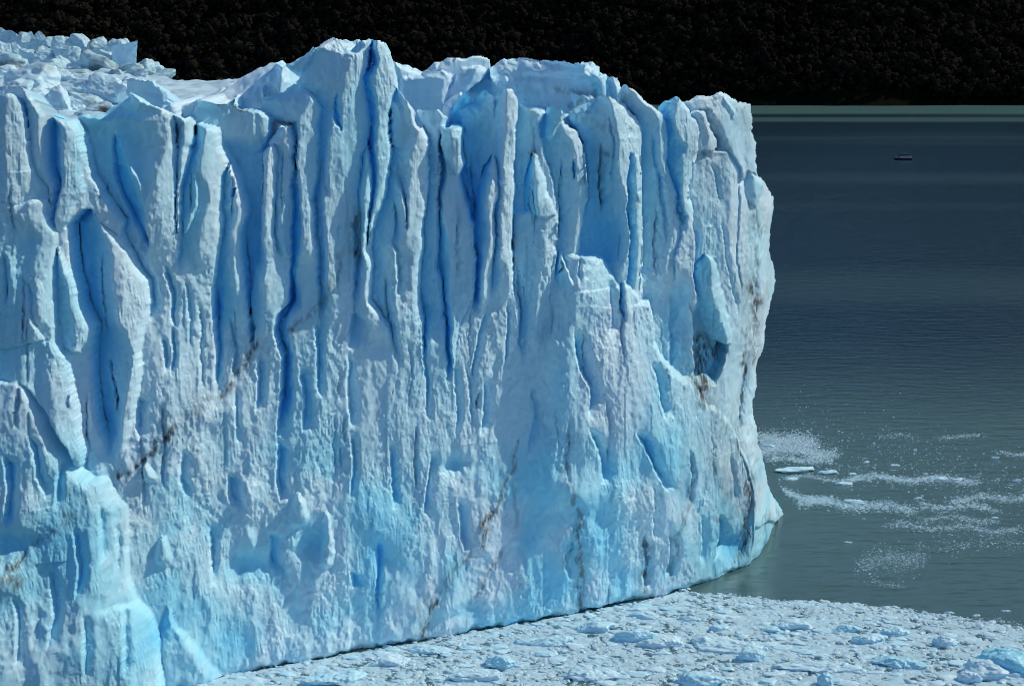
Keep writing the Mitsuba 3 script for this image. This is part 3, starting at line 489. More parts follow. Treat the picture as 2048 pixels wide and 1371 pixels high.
# cracks: the surface to the right of each line drops back and returns over the width
CRACKS = [
    ([(579, 530), (572, 606), (556, 622), (552, 667), (563, 708), (562, 777), (555, 846), (552, 900)], 26, 4.2, 0.9), ([(422, 575), (420, 640), (428, 708), (434, 800)], 22, 2.6, 0.7),
    ([(320, 530), (333, 588), (334, 633), (353, 670)], 12, 1.8, 0.6), ([(316, 670), (332, 755)], 12, 1.3, 0.5), ([(338, 650), (343, 760)], 14, 1.2, 0.4), ([(206, 715), (223, 774), (233, 840)], 10, 1.2, 0.7),
    ([(272, 790), (268, 830), (276, 880)], 30, 1.6, 0.35), ([(706, 400), (714, 520), (706, 565), (711, 619)], 18, 1.6, 0.2), ([(700, 625), (697, 690)], 40, 2.2, 0.3), ([(774, 540), (776, 640), (783, 685), (789, 740)], 12, 1.2, 0.3),
    ([(785, 390), (786, 486), (797, 505), (799, 600)], 24, 1.8, 0.2), ([(846, 640), (850, 725)], 10, 1.4, 0.4), ([(970, 610), (959, 674), (949, 726), (939, 770)], 14, 1.4, 0.4), ([(1014, 590), (1014, 674), (1007, 760)], 12, 1.3, 0.3),
    ([(1028, 520), (1038, 623), (1042, 740)], 16, 1.5, 0.35), ([(1021, 540), (1035, 623), (1038, 720)], 8, 0.9, 0.3), ([(1350, 590), (1348, 700), (1344, 760)], 20, 1.6, 0.1), ([(1381, 440), (1394, 537), (1394, 610)], 14, 1.3, 0.2), ([(1387, 600), (1389, 690), (1391, 780)], 30, 2.2, 0.2),
    ([(1439, 440), (1456, 537), (1482, 650)], 12, 1.0, 0.15), ([(1494, 690), (1492, 760), (1486, 850), (1482, 900), (1498, 975), (1492, 1050), (1470, 1130)], 16, 1.8, 0.1), ([(1516, 500), (1522, 600), (1520, 700), (1514, 740)], 10, 1.2, 0.0),
    ([(1147, 645), (1151, 702), (1171, 745), (1186, 780), (1180, 830)], 26, 2.2, 0.7), ([(1309, 715), (1320, 780), (1333, 850)], 22, 1.6, 0.45), ([(1216, 560), (1218, 620), (1216, 680)], 18, 1.2, 0.3), ([(1180, 840), (1200, 900), (1204, 960)], 26, 1.8, 0.4),
    ([(517, 700), (518, 770), (514, 830)], 18, 1.6, 0.4), ([(630, 630), (632, 720), (640, 800)], 16, 1.4, 0.4), ([(600, 720), (606, 800), (600, 870)], 22, 1.5, 0.35), ([(696, 690), (690, 780), (700, 860)], 22, 1.5, 0.2), ([(840, 560), (846, 640), (848, 760), (852, 860)], 12, 1.4, 0.2),
    ([(905, 720), (912, 800), (912, 880)], 16, 1.0, 0.2), ([(932, 730), (940, 800), (942, 870)], 14, 1.0, 0.25), ([(970, 760), (968, 830), (960, 880)], 22, 1.6, 0.35), ([(556, 880), (552, 960), (560, 1010)], 26, 2.0, 0.4), ([(700, 860), (706, 950), (702, 1010)], 18, 1.4, 0.3),
    ([(780, 880), (786, 960), (784, 1030)], 16, 1.2, 0.25), ([(860, 900), (852, 980), (848, 1040)], 20, 1.4, 0.2), ([(915, 990), (915, 1060), (925, 1090)], 22, 1.6, 0.15), ([(755, 1080), (752, 1180), (750, 1250)], 14, 1.3, 0.2), ([(676, 1150), (700, 1120), (702, 1180)], 24, 1.4, 0.4),
    ([(1284, 1060), (1290, 1130), (1292, 1190)], 18, 1.5, 0.1), ([(1340, 1050), (1336, 1110), (1330, 1160)], 22, 1.5, 0.25), ([(1400, 1020), (1404, 1080), (1400, 1140)], 20, 1.3, 0.3), ([(1440, 1020), (1440, 1080), (1432, 1130)], 24, 1.6, 0.35), ([(1300, 960), (1306, 1020), (1304, 1080)], 20, 1.2, 0.25),
    ([(205, 990), (214, 1060), (210, 1130)], 20, 1.0, 0.2), ([(160, 1040), (170, 1110), (164, 1190)], 26, 1.2, 0.15), ([(235, 1030), (240, 1090), (238, 1150)], 12, 0.7, 0.2), ([(110, 1120), (118, 1200), (112, 1270)], 24, 1.1, 0.1), ([(250, 1190), (262, 1250), (270, 1330)], 16, 0.9, 0.1), ([(40, 1160), (50, 1230), (46, 1310)], 22, 1.0, 0.1), ([(180, 1200), (190, 1270), (186, 1340)], 20, 0.9, 0.1),
    ([(1130, 1080), (1130, 1130), (1140, 1160)], 26, 1.2, 0.1), ([(1270, 860), (1300, 930), (1330, 980)], 30, 2.2, 0.45), ([(1372, 880), (1382, 940), (1376, 1010)], 12, 1.0, 0.1), ([(1060, 760), (1066, 840), (1050, 920)], 16, 1.0, 0.3),
    ([(455, 640), (470, 700), (462, 760)], 12, 1.0, 0.3), ([(470, 760), (474, 830), (470, 900)], 14, 1.0, 0.2), ([(360, 560), (372, 640), (376, 720)], 12, 0.8, 0.15), ([(388, 600), (398, 700), (404, 800)], 10, 0.8, 0.1), ([(60, 560), (72, 640), (96, 700)], 18, 1.0, 0.2),
    ([(10, 500), (12, 560), (14, 620)], 12, 1.0, 0.3), ([(20, 900), (24, 980), (18, 1060)], 26, 2.0, 0.35), ([(70, 860), (84, 940), (100, 990)], 22, 1.4, 0.35), ([(130, 900), (120, 960), (122, 1010)], 20, 1.2, 0.3), ([(420, 1060), (418, 1130), (424, 1180)], 20, 1.2, 0.3), ([(360, 900), (358, 970), (370, 1010)], 24, 1.4, 0.3),
    ([(455, 960), (460, 1010), (480, 1030)], 34, 1.8, 0.35), ([(540, 1060), (530, 1130), (545, 1160)], 30, 1.6, 0.3), ([(1460, 905), (1466, 960), (1462, 1010)], 12, 0.8, 0.0), ([(650, 260), (648, 330), (655, 400)], 10, 0.8, 0.2), ([(690, 330), (688, 420), (694, 500)], 8, 0.5, 0.1),
    ([(672, 420), (668, 520), (672, 600)], 10, 0.6, 0.1), ([(1300, 260), (1312, 330), (1320, 400)], 14, 1.0, 0.1), ([(1315, 330), (1326, 420), (1330, 500)], 16, 1.2, 0.15), ([(1420, 330), (1432, 380), (1436, 430)], 12, 1.0, 0.25), ([(1218, 215), (1224, 300), (1222, 380)], 10, 0.8, 0.1),
]
for ln, w, d, b in CRACKS:
    FR.step(ln, 1.15 * w, 1.4 * d, b)
# swellings and hollows of the lower face: x, y, half sizes, metres, turn, blueness
for b in [(330, 780, 40, 70, 0.8, 0, 0), (470, 820, 40, 50, 0.9, 0, -0.1), (420, 835, 34, 36, 1.0, 0, -0.1), (640, 740, 40, 90, 0.7, 0, 0), (800, 830, 40, 90, 0.8, 0, 0), (500, 990, 24, 34, 1.3, 0, 0.0), (500, 1140, 60, 34, -1.6, 0, 0.4), (620, 1085, 34, 40, -1.4, 10, 0.45), (545, 1180, 40, 40, -0.9, 0, 0.3),
          (600, 1230, 80, 50, -0.6, 0, 0.3), (700, 1230, 60, 50, -0.4, 0, 0.25), (380, 1040, 90, 80, -1.0, 0, 0.28), (200, 1120, 60, 100, 0.6, 0, 0.34), (130, 1120, 80, 60, -0.4, 0, 0.15), (60, 1250, 90, 70, 0.6, 0, -0.2), (200, 1290, 80, 50, 0.5, 0, -0.2), (760, 1040, 40, 50, 1.0, 0, 0.2), (770, 1125, 20, 30, -0.9, 0, 0.15), (908, 934, 26, 14, -1.5, -8, 0.15),
          (905, 985, 40, 40, 0.8, 0, 0.1), (840, 1130, 60, 70, 0.4, 0, 0.12), (960, 1060, 26, 40, 0.9, 0, 0), (930, 1225, 34, 18, -1.0, -15, 0.2), (905, 1215, 30, 20, 0.9, 0, -0.1), (1000, 1210, 40, 26, 0.7, 0, 0), (1060, 1170, 50, 50, 0.8, 0, 0.05), (1120, 1120, 40, 60, 0.5, 0, 0.0), (1200, 1080, 50, 60, 0.8, 0, 0.2), (1240, 990, 50, 40, 1.2, 30, -0.05),
          (1150, 980, 60, 30, 1.1, 20, -0.1), (1330, 900, 40, 60, 0.9, 20, 0.2), (1420, 930, 50, 60, 1.0, 0, -0.15), (1360, 1060, 26, 60, 0.8, 10, 0.15), (1500, 1000, 26, 80, 0.8, 0, 0.1), (1465, 1095, 26, 30, -1.6, -30, 0.25), (1110, 690, 26, 60, 1.2, 10, -0.1), (1180, 600, 40, 40, 0.8, 0, 0), (1200, 720, 34, 50, 1.0, 0, -0.05), (1250, 700, 26, 60, 0.8, 10, -0.05),
          (1260, 800, 50, 80, 0.7, 20, -0.1), (1180, 870, 40, 40, 0.8, 0, 0.15), (1110, 790, 30, 60, 0.8, 0, 0.1), (1090, 900, 36, 50, 0.9, 0, 0.2), (1060, 960, 30, 40, 0.7, 0, 0.2), (60, 1000, 40, 40, 0.9, 0, 0), (20, 820, 40, 40, 0.8, 0, -0.1), (100, 920, 34, 50, 1.0, 10, 0.1), (30, 1075, 40, 20, -1.8, 0, 0.3), (20, 1140, 34, 24, 1.2, 0, -0.2),
          (150, 560, 20, 40, 0.4, 0, 0), (60, 520, 30, 50, -0.7, 0, 0.15), (70, 490, 24, 20, -0.5, 0, 0.2), (80, 640, 24, 60, 0.8, 20, -0.1), (85, 720, 24, 34, -0.7, 0, 0.1), (530, 560, 26, 30, 0.5, 0, 0), (270, 300, 40, 50, -0.5, 0, 0.05), (300, 260, 20, 30, 0.3, 0, 0)]:
    FR.bump(*b)

# --- the ice behind the front edge: humps, ridges, the broad dome
BK = Relief(16.0, 300)
add(BK, [(780, 127), (760, 200), (760, 300)], [(786, 126), (809, 134), (843, 147), (870, 160), (900, 200), (900, 300)], M=0.3, off=-6, dl=1, dr=2, name='ice_ridge')
add(BK, [(911, 111), (884, 120), (860, 134), (835, 150), (850, 240)], [(914, 111), (932, 114), (973, 118), (983, 123), (980, 150), (975, 240)], M=0.25, off=-4, dl=2.5, dr=1.0, name='ice_ridge')
add(BK, [(877, 146), (850, 155), (796, 161), (800, 230), (800, 300)], [(880, 145), (897, 150), (902, 166), (895, 215), (900, 300)], M=0.85, off=-1.5, dl=2.5, dr=1.0, bf=0.05, bl=0.12, name='ice_ridge')
add(BK, [(922, 144), (911, 160), (896, 190), (890, 260)], [(940, 142), (966, 141), (971, 150), (955, 180), (930, 260)], M=0.6, off=-0.5, dl=1.5, dr=1.5, name='ice_ridge')
add(BK, [(1021, 127), (1000, 134), (978, 148), (950, 170), (925, 195), (910, 215), (900, 300)], [(1060, 122), (1082, 119), (1112, 120), (1144, 117), (1178, 123), (1203, 130), (1206, 144), (1217, 151), (1240, 158), (1246, 172), (1250, 200), (1240, 300)], M=0.86, off=[(117, -3.2), (135, -1.0), (170, 0.8), (300, 2.0)], dl=22.0, dr=1.5, bl=0.06, bf=0.08, rim=1.1, name='ice_dome')
add(BK, [(1185, 155), (1190, 170), (1192, 188)], [(1213, 151), (1218, 172), (1214, 192)], M=0.5, off=1.4, dl=1.4, dr=1.0, bl=0.5, bf=0.15, name='ice_block')
add(BK, [(1219, 152), (1220, 175), (1224, 200)], [(1238, 158), (1246, 175), (1246, 205)], M=0.5, off=1.4, dl=1.0, dr=1.4, bl=0.3, bf=0.05, name='ice_block')
add(BK, [(1150, 215), (1120, 226), (1125, 300)], [(1185, 190), (1200, 205), (1200, 300)], off=3.0, dl=2.0, bl=0.2, bf=0.1, name='ice_ridge')
add(BK, [(920, 192), (884, 216), (880, 260)], [(925, 192), (930, 205), (910, 222), (905, 260)], off=5.0, dl=1.5, name='ice_ridge')
add(BK, [(1060, 214), (1040, 222), (1035, 280)], [(1095, 224), (1130, 216), (1142, 220), (1140, 280)], off=4.0, dl=2.0, name='ice_ridge')
add(BK, [(280, 164), (240, 166), (236, 200), (300, 260)], [(290, 164), (312, 180), (325, 190), (322, 230), (320, 260)], M=0.9, off=-4, dl=1.5, name='ice_ridge')
add(BK, [(530, 124), (508, 132), (493, 141), (470, 148), (442, 160), (400, 182), (350, 196), (318, 212), (300, 300)], [(534, 123), (548, 126), (562, 134), (575, 140), (580, 165), (578, 200), (560, 230), (560, 300)], M=[(540, 124), (562, 140), (558, 180), (545, 240)], off=[(123, -3.0), (170, 0.0), (300, 2.5)], dl=16.0, dr=1.5, bl=0.06, bf=0.1, rim=1.1, name='ice_dome')
for x0, y0, hh in ((455, 198, 22), (520, 178, 24)):
    add(BK, [(x0, y0), (x0 + 3, y0 + hh)], [(x0 + 4, y0), (x0 + 12, y0 + hh)], M=0.7, off=0.0, dl=1.6, bl=0.5, bf=0.3, fr=4, part=False)
add(BK, [(390, 196), (368, 204), (356, 230), (350, 280)], [(394, 195), (416, 202), (440, 215), (455, 230), (450, 280)], M=0.75, off=5.0, dl=2.0, dr=1.0, name='ice_ridge')
add(BK, [(350, 200), (338, 208), (332, 225), (330, 280)], [(353, 200), (364, 204), (370, 225), (370, 280)], M=0.6, off=5.5, dl=1.5, name='ice_ridge')

# --- silt bands
DIRT_LINES = [
    ([(512, 690), (495, 708), (466, 762), (440, 785)], 5, 0.75), ([(440, 785), (400, 800), (362, 848)], 5, 0.3), ([(345, 850), (330, 880), (300, 908)], 5, 0.8), ([(300, 908), (263, 937), (243, 950)], 4, 0.8),
    ([(156, 1013), (122, 1048), (84, 1070), (57, 1093), (46, 1112)], 6, 0.5), ([(57, 1093), (46, 1112), (20, 1104)], 6, 0.8), ([(28, 1130), (48, 1136), (46, 1154)], 10, 0.6),
    ([(1040, 888), (1025, 934), (1005, 983), (986, 1013)], 4, 0.5), ([(986, 1013), (967, 1032), (960, 1055), (962, 1078)], 6, 0.8), ([(962, 1078), (914, 1120), (903, 1146), (880, 1177)], 5, 0.42),
    ([(998, 1097), (986, 1127), (975, 1154), (964, 1188), (948, 1211)], 4, 0.45), ([(872, 1200), (853, 1215), (850, 1245), (842, 1276)], 5, 0.75), ([(840, 1190), (836, 1250)], 9, 0.3),
    ([(1131, 865), (1127, 937)], 4, 0.45), ([(1142, 964), (1159, 1029), (1154, 1063), (1135, 1097), (1133, 1131)], 4, 0.55), ([(1159, 1029), (1163, 1116), (1161, 1192), (1157, 1230)], 5, 0.65), ([(1036, 960), (1032, 1010), (1026, 1060)], 4, 0.3),
    ([(1293, 1063), (1293, 1116), (1296, 1154), (1289, 1188)], 5, 0.6), ([(1310, 985), (1306, 1030)], 5, 0.3), ([(1380, 892), (1386, 926), (1380, 994), (1361, 1048), (1350, 1097), (1342, 1154)], 4, 0.42), ([(1442, 1030), (1440, 1090), (1436, 1120)], 4, 0.35),
    ([(1494, 702), (1493, 743), (1488, 794), (1490, 839), (1483, 870)], 4, 0.8), ([(1483, 870), (1481, 899), (1498, 975), (1490, 1048), (1496, 1070), (1486, 1124)], 5, 0.7),
    ([(1500, 407), (1528, 462), (1530, 489), (1518, 530), (1518, 571)], 4, 0.5), ([(1516, 580), (1523, 613), (1523, 650)], 7, 0.85), ([(1523, 650), (1519, 691), (1514, 729)], 4, 0.5), ([(1512, 440), (1508, 500), (1510, 540)], 12, 0.22),
    ([(1418, 907), (1445, 964), (1456, 987)], 7, 0.3), ([(1536, 1025), (1543, 1101)], 4, 0.3), ([(1556, 1035), (1570, 1042)], 4, 0.4), ([(1410, 700), (1404, 770), (1408, 800)], 14, 0.75), ([(1438, 700), (1432, 730)], 6, 0.7), ([(1390, 770), (1420, 810), (1440, 840)], 7, 0.35),
    ([(1100, 690), (1090, 650)], 10, 0.14), ([(716, 430), (712, 480), (716, 520)], 6, 0.5), ([(708, 498), (716, 520)], 4, 0.8), ([(681, 510), (668, 560), (651, 592)], 6, 0.4), ([(650, 590), (617, 626), (579, 660)], 5, 0.4), ([(582, 655), (590, 652)], 5, 0.9),
    ([(435, 222), (460, 218), (482, 224)], 4, 0.6), ([(556, 246), (578, 244)], 3, 0.6), ([(345, 262), (384, 254)], 5, 0.2), ([(95, 236), (70, 205), (45, 176)], 4, 0.35), ([(130, 243), (100, 240)], 3, 0.3), ([(1190, 192), (1220, 190), (1244, 200)], 5, 0.3), ([(1140, 226), (1190, 240), (1226, 255)], 6, 0.25), ([(1212, 300), (1220, 306)], 6, 0.45), ([(1062, 308), (1072, 311)], 4, 0.7),
    ([(1470, 860), (1476, 930), (1482, 1000)], 20, 0.22), ([(1505, 560), (1508, 640), (1505, 720)], 12, 0.25), ([(1440, 860), (1436, 930)], 16, 0.18), ([(1420, 810), (1450, 840), (1470, 880)], 10, 0.35), ([(1300, 1090), (1330, 1140)], 16, 0.12), ([(1400, 312), (1440, 305)], 4, 0.35), ([(1484, 350), (1500, 352)], 4, 0.5), ([(170, 265), (190, 262)], 8, 0.15), ([(1080, 800), (1090, 860)], 10, 0.12), ([(1370, 840), (1400, 880), (1440, 880)], 26, 0.13), ([(1500, 1100), (1520, 1090)], 8, 0.1),
]


# ------------------------------------------------------------------ turning a relief into meshes of the glacier
WHITE, GREY = np.array([0.61, 0.835, 0.94]), np.array([0.64, 0.81, 0.92])
CYAN, DEEP, DIRT = np.array([0.36, 0.77, 0.94]), np.array([0.16, 0.62, 0.93]), np.array([0.088, 0.090, 0.090])  # blue ice tones, brightened to stand in for light shining through thin ice


def ice_colour(blue, dirt, grey):
    b = np.clip(blue, 0, 1)[..., None]
    c = WHITE * (1 - grey[..., None]) + GREY * grey[..., None]
    c = np.where(b < 0.5, c + (CYAN - c) * b * 2, CYAN + (DEEP - CYAN) * (b * 2 - 1))
    d = np.clip(dirt, 0, 1)[..., None]
    return c * (1 - d) + DIRT * d


def emit_relief(rel, names, colours, back, back_right=60.0):
    """Splits the relief's faces by feature; every piece is one part of the glacier. Open rims are carried back so that the ice has thickness."""
    P = np.stack([GX, rel.base - rel.p, GZ], -1)
    nr, nc = SHAPE
    V = P.reshape(-1, 3)
    f = grid_faces(nr, nc)
    m = rel.mask.ravel()
    f = f[m[f].all(1)]
    e1, e2 = V[f[:, 1]] - V[f[:, 0]], V[f[:, 2]] - V[f[:, 0]]
    n = np.cross(e1, e2)
    a = np.linalg.norm(n, axis=1, keepdims=True)
    w = n / np.maximum(a, 1e-9) / (a / (STEP * STEP)) ** 0.5
    N = np.zeros_like(V)
    for k in range(3):
        for c in range(3):
            N[:, c] += np.bincount(f[:, k], w[:, c], len(V))
    N /= np.maximum(np.linalg.norm(N, axis=1, keepdims=True), 1e-12)
    C = colours.reshape(-1, 3)
    lab = rel.label.ravel()
    fl = np.median(lab[f], axis=1).astype(int)
    # rims
    e = np.vstack([f[:, [0, 1]], f[:, [1, 2]], f[:, [2, 0]]])
    es = np.sort(e, 1)
    key = es[:, 0].astype(np.int64) * len(V) + es[:, 1]
    _, first, cnt = np.unique(key, return_index=True, return_counts=True)
    b = e[first[cnt == 1]]
    bl = np.tile(fl, 3)[first[cnt == 1]]
    for idx in np.unique(fl):
        g = f[fl == idx]
        if len(g) < 60:
            continue
        ids, inv = np.unique(g, return_inverse=True)
        v, nn, cc, fc = V[ids], N[ids], C[ids], inv.reshape(-1, 3)
        q = b[bl == idx]
        q = q[V[q[:, 0], 2] > -0.8]
        if len(q):
            far = np.where(V[q[:, :1], 0] > 36, back_right, back)
            p0, p1 = V[q[:, 0]], V[q[:, 1]]
            sh = np.concatenate([0 * far, far, -0.12 * far], 1)
            k = len(v)
            quad = np.concatenate([p0, p1, p1 + sh, p0 + sh])
            qn = np.cross(p1 - p0, sh)
            qn /= np.maximum(np.linalg.norm(qn, axis=1, keepdims=True), 1e-9)
            i = np.arange(len(q))
            nq = len(q)
            fc = np.vstack([fc, np.stack([k + i, k + 2 * nq + i, k + nq + i], 1), np.stack([k + i, k + 3 * nq + i, k + 2 * nq + i], 1)])
            v = np.vstack([v, quad])
            nn = np.vstack([nn, np.tile(-qn, (4, 1))])
            cc = np.vstack([cc, C[q[:, 0]], C[q[:, 1]], C[q[:, 1]], C[q[:, 0]]])
        scene['glacier__' + numbered(names[idx])] = colour_ply(v, fc, nn, cc, 'mat_ice')


def finish_relief(rel, seed, lines, amp=1.0, cracks=60):
    m = rel.mask
    V, S = rel.V, SHAPE
    low = sstep(820, 1000, V)                             # towards the waterline the flutes give way to lumps
    k = lambda a, b: (a / STEP, b / STEP)
    flute = gfbm(S, k(11, 2.6), seed + 1, 3, 0.6)
    fl2 = np.abs(gfbm(S, k(7, 1.6), seed + 2, 3, 0.55))
    lump = gfbm(S, k(3.2, 2.4), seed + 3, 4, 0.55)
    cone = ndimage.gaussian_filter((rel.label == next((i for i, n in NAMES.items() if n == 'ice_cone'), -1)).astype(float), 12) if cracks else 0.0
    plane = sstep(-0.5, 0.7, gfbm(S, k(16, 6), seed + 25, 2)) * (1 - 0.6 * cone)
    fac = 0.62 * facets(S, k(6.5, 2.3), seed + 21) + 0.30 * facets(S, k(2.4, 1.2), seed + 22) + 0.13 * facets(S, k(0.9, 0.7), seed + 23)
    fac2 = facets(S, k(1.6, 1.1), seed + 24, crest=False)
    crust = np.abs(gfbm(S, k(1.2, 0.8), seed + 4, 3, 0.6))
    fine = gfbm(S, k(0.6, 0.38), seed + 5, 2, 0.6)
    grain = facets(S, k(0.62, 0.42), seed + 26) * 0.9 + 0.6 * fine
    patch = sstep(-0.4, 0.9, gfbm(S, k(9, 5), seed + 6, 3))
    rough = (0.3 + 0.7 * patch) * (0.45 + 0.55 * sstep(230, 480, V))
    p = rel.p
    p = np.where(m, p, 0)
    w = ndimage.gaussian_filter(m.astype(float), 0.6)
    p = np.where(w > 0.02, ndimage.gaussian_filter(p * m, 0.6) / np.maximum(w, 0.02), p)
    p += amp * (0.13 * flute + (0.45 + 0.55 * sstep(230, 480, V)) * (-(0.11 * (1 - low) + 0.04 * low) * fl2 * plane + (0.02 + 0.04 * low) * lump + (0.16 + 0.30 * plane + 0.10 * low) * fac + (0.03 + 0.07 * low) * patch * fac2))
    p += amp * (0.035 * rough * (crust - 0.6) + (0.030 + 0.035 * rough) * (1 - 0.45 * low * (1 - patch)) * grain)
    # random small cracks
    rng = np.random.default_rng(seed + 7)
    rel.p = p
    for _ in range(cracks):
        x, y, l = rng.uniform(-40, 1530), rng.uniform(230, 900), rng.uniform(40, 220)
        a, b = rng.uniform(-8, 8, 2)
        rel.step([(x, y), (x + a, y + l / 2), (x + b, y + l)], rng.uniform(7, 16), rng.uniform(0.25, 0.8), rng.uniform(0, 0.3))
    # the notch that the lake melts at the waterline
    notch = np.exp(-((GZ - 0.05) / (0.3 + 0.22 * np.abs(flute[:1]))) ** 2) * np.clip(1 + 0.5 * lump[:1], 0.3, 1.8)
    rel.p -= 0.9 * notch + 0.6 * (GZ < 0)
    dirt = np.zeros(S)
    wob = 3.0 * gnoise(S, k(1.6, 1.6), seed + 27)
    paint_dirt(dirt, rel.U + wob, rel.V, [(a, w * 1.5, min(c * 1.0, 1)) for a, w, c in lines] + [(a, w * 3.4, c * 0.3) for a, w, c in lines])
    speck = gfbm(S, k(1.0, 0.35), seed + 8, 3, 0.7)
    dirt = np.clip(1.05 * dirt, 0, 1) * np.clip(0.8 + 0.45 * speck, 0.05, 1.2) + 0.08 * sstep(1.1, 2.2, gfbm(S, k(6, 2.5), seed + 9, 4, 0.6))
    dirt += 0.11 * sstep(1300, 1500, rel.U) * np.clip(0.8 + 0.5 * gfbm(S, k(8, 3), seed + 29, 3), 0, 2)  # silt film whose tone also dims the sun-facing right end
    b = rel.blue + 0.09 * gfbm(S, k(14, 5), seed + 10, 3, 0.5) + 0.02 * speck + low * (0.27 + 0.14 * gfbm(S, k(6, 6), seed + 28, 3, 0.5) - 0.16 * patch) - 0.05 * (crust - 0.6) * rough + 0.06
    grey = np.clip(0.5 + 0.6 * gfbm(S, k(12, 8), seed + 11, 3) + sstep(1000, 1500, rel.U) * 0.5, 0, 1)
    return ice_colour(np.clip(b, 0, 1), dirt, grey)


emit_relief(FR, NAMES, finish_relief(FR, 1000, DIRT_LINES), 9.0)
emit_relief(BK, NAMES, finish_relief(BK, 2000, [([(1120, 184), (1185, 188)], 5, 0.4), ([(1150, 215), (1190, 192)], 5, 0.4), ([(520, 205), (560, 190)], 7, 0.3)], 0.4, 0), 14.0, 14.0)

# ------------------------------------------------------------------ the glacier's top behind the edge, and its far seracs
px_, py_ = np.arange(-230, 44, 0.9), np.concatenate([np.arange(262, 430, 0.9), np.arange(431, 900, 2.2)])
X, Y = np.meshgrid(px_, py_)
un = np.stack([X / 16, Y / 22, 0 * X], -1)
hum = meshkit.fbm(un, 4, 11) - 0.5
hum2 = np.abs(meshkit.fbm(un * 3.1, 3, 12) - 0.5)
Z = 68.4 + 1.7 * sstep(290, 420, Y) + 4.2 * sstep(520, 800, Y) - 0.6 * sstep(430, 470, Y) + 3.2 * hum + 1.8 * (0.2 - hum2)
un2 = np.stack([X / 1.7, Y / 2.6, 0 * X], -1)
Z += 1.3 * (meshkit.fbm(un2, 3, 13) - 0.5) - 0.9 * np.abs(meshkit.fbm(un2 * 0.6 + 7, 3, 15) - 0.5)
edge = np.interp(Y, [250, 310, 350, 400, 430, 470, 520, 600, 720, 900], [14, 14, -8, -38, -58, -76, -90, -108, -136, -175])
Z -= 6 * sstep(-6, 8, X - edge) + 40 * sstep(6, 26, X - edge)
Z -= 5.5 * sstep(-36, -24, X) * sstep(420, 330, Y)
front = plan(X) + 13
gr = 1.0 + 0 * hum
dt = 0.35 * sstep(0.55, 0.75, meshkit.fbm(un * 1.7 + 5, 4, 14)) + 0.12
C = ice_colour(0.08 + 0 * X, dt, gr)
v = np.stack([X, Y, Z], -1).reshape(-1, 3)
gf = grid_faces(*X.shape)
gf = gf[((Y > front) & (X < edge + 24)).ravel()[gf].all(1)]
msh = trimesh.Trimesh(v, gf, process=False)
scene['glacier__crevassed_top'] = colour_ply(v, msh.faces, np.array(msh.vertex_normals), C.reshape(-1, 3), 'mat_ice')
labels['glacier'] = {'label': 'huge pale blue glacier front with fluted pillars and brown silt bands rising from the lake', 'category': 'glacier'}

PARTS = {'ice_peak': 'highest peak of the cliff', 'ice_knob': 'overhanging rounded knob above the deep blue cleft', 'ice_column': 'hanging pale blue column near the right end', 'ice_hollow': 'dark silt stained hollow under the hanging column', 'ice_cone': 'broad sloping mass of fallen ice leaning on the cliff', 'ice_buttress': 'smooth cyan buttress at the lower left', 'ice_ramp': 'leaning fin with a broad blue side', 'crevassed_top': 'rough snowy glacier top behind the edge'}
labels.update({'glacier__' + k: {'label': v} for k, v in PARTS.items()})
ICO = {k: trimesh.creation.icosphere(subdivisions=k) for k in (0, 1, 2, 3, 4)}


def block(rng, sub, size, planes=11, soft=14.0, rough=0.05, hull=(0.62, 1.0)):
    """A broken lump of ice: a rounded polyhedron of random planes with a rough skin."""
    d = np.array(ICO[sub].vertices)
    n = rng.standard_normal((planes, 3))
    n /= np.linalg.norm(n, axis=1, keepdims=True)
    h = rng.uniform(*hull, planes)
    q = np.maximum(d @ n.T, 1e-3) / h
    r = 1.0 / (np.sum(q**soft, 1) + 0.9**soft) ** (1 / soft)
    r *= 1 + rough * 2 * (meshkit.fbm(d * 2.3 + rng.uniform(0, 50, 3), 3, 1) - 0.5) * 2
    return d * r[:, None] * np.asarray(size) * (1.05 if hull[0] > 0.55 else 1.3), np.array(ICO[sub].faces)


def normals(v, f):
    n = np.cross(v[f[:, 1]] - v[f[:, 0]], v[f[:, 2]] - v[f[:, 0]])
    out = np.zeros_like(v)
    for k in range(3):
        for c in range(3):
            out[:, c] += np.bincount(f[:, k], n[:, c], len(v))
    return out / np.maximum(np.linalg.norm(out, axis=1, keepdims=True), 1e-12)


def serac(px, py, wpx, hpx, y, seed, dirt=0.0, blue=0.06, name='serac', deep=1.0, planes=15):
    r = np.random.default_rng(seed)
    c = at(px, py, y)
    m = y / F
    v, f = block(r, 4, (wpx * m * 0.5, wpx * m * 0.55 * deep, hpx * m * 0.55), planes, 40.0, 0.09, (0.45, 0.9))
    a = r.uniform(-0.3, 0.3)
    v = v @ np.array([[math.cos(a), 0, math.sin(a)], [0, 1, 0], [-math.sin(a), 0, math.cos(a)]]).T + c
    s = meshkit.fbm(v / 1.6 + seed, 4, 2)
    v = v + normals(v, f) * ((s - 0.5) * 0.13 * wpx * m)[:, None]
    up = (v[:, 2] - c[2]) / (hpx * m * 0.5)
    dd = (0.22 if y > 440 else 0.1) + dirt * sstep(0.45, 0.7, meshkit.fbm(v / (wpx * m * 0.3) + 3, 3, 5))  # far seracs darker and bluer overall, shade put into their colour
    scene['glacier__' + numbered(name)] = colour_ply(v, f, normals(v, f), ice_colour(blue + (0.08 if y > 440 else 0) + 0.15 * (s - 0.4), dd, 0.5 + 0 * up), 'mat_ice')


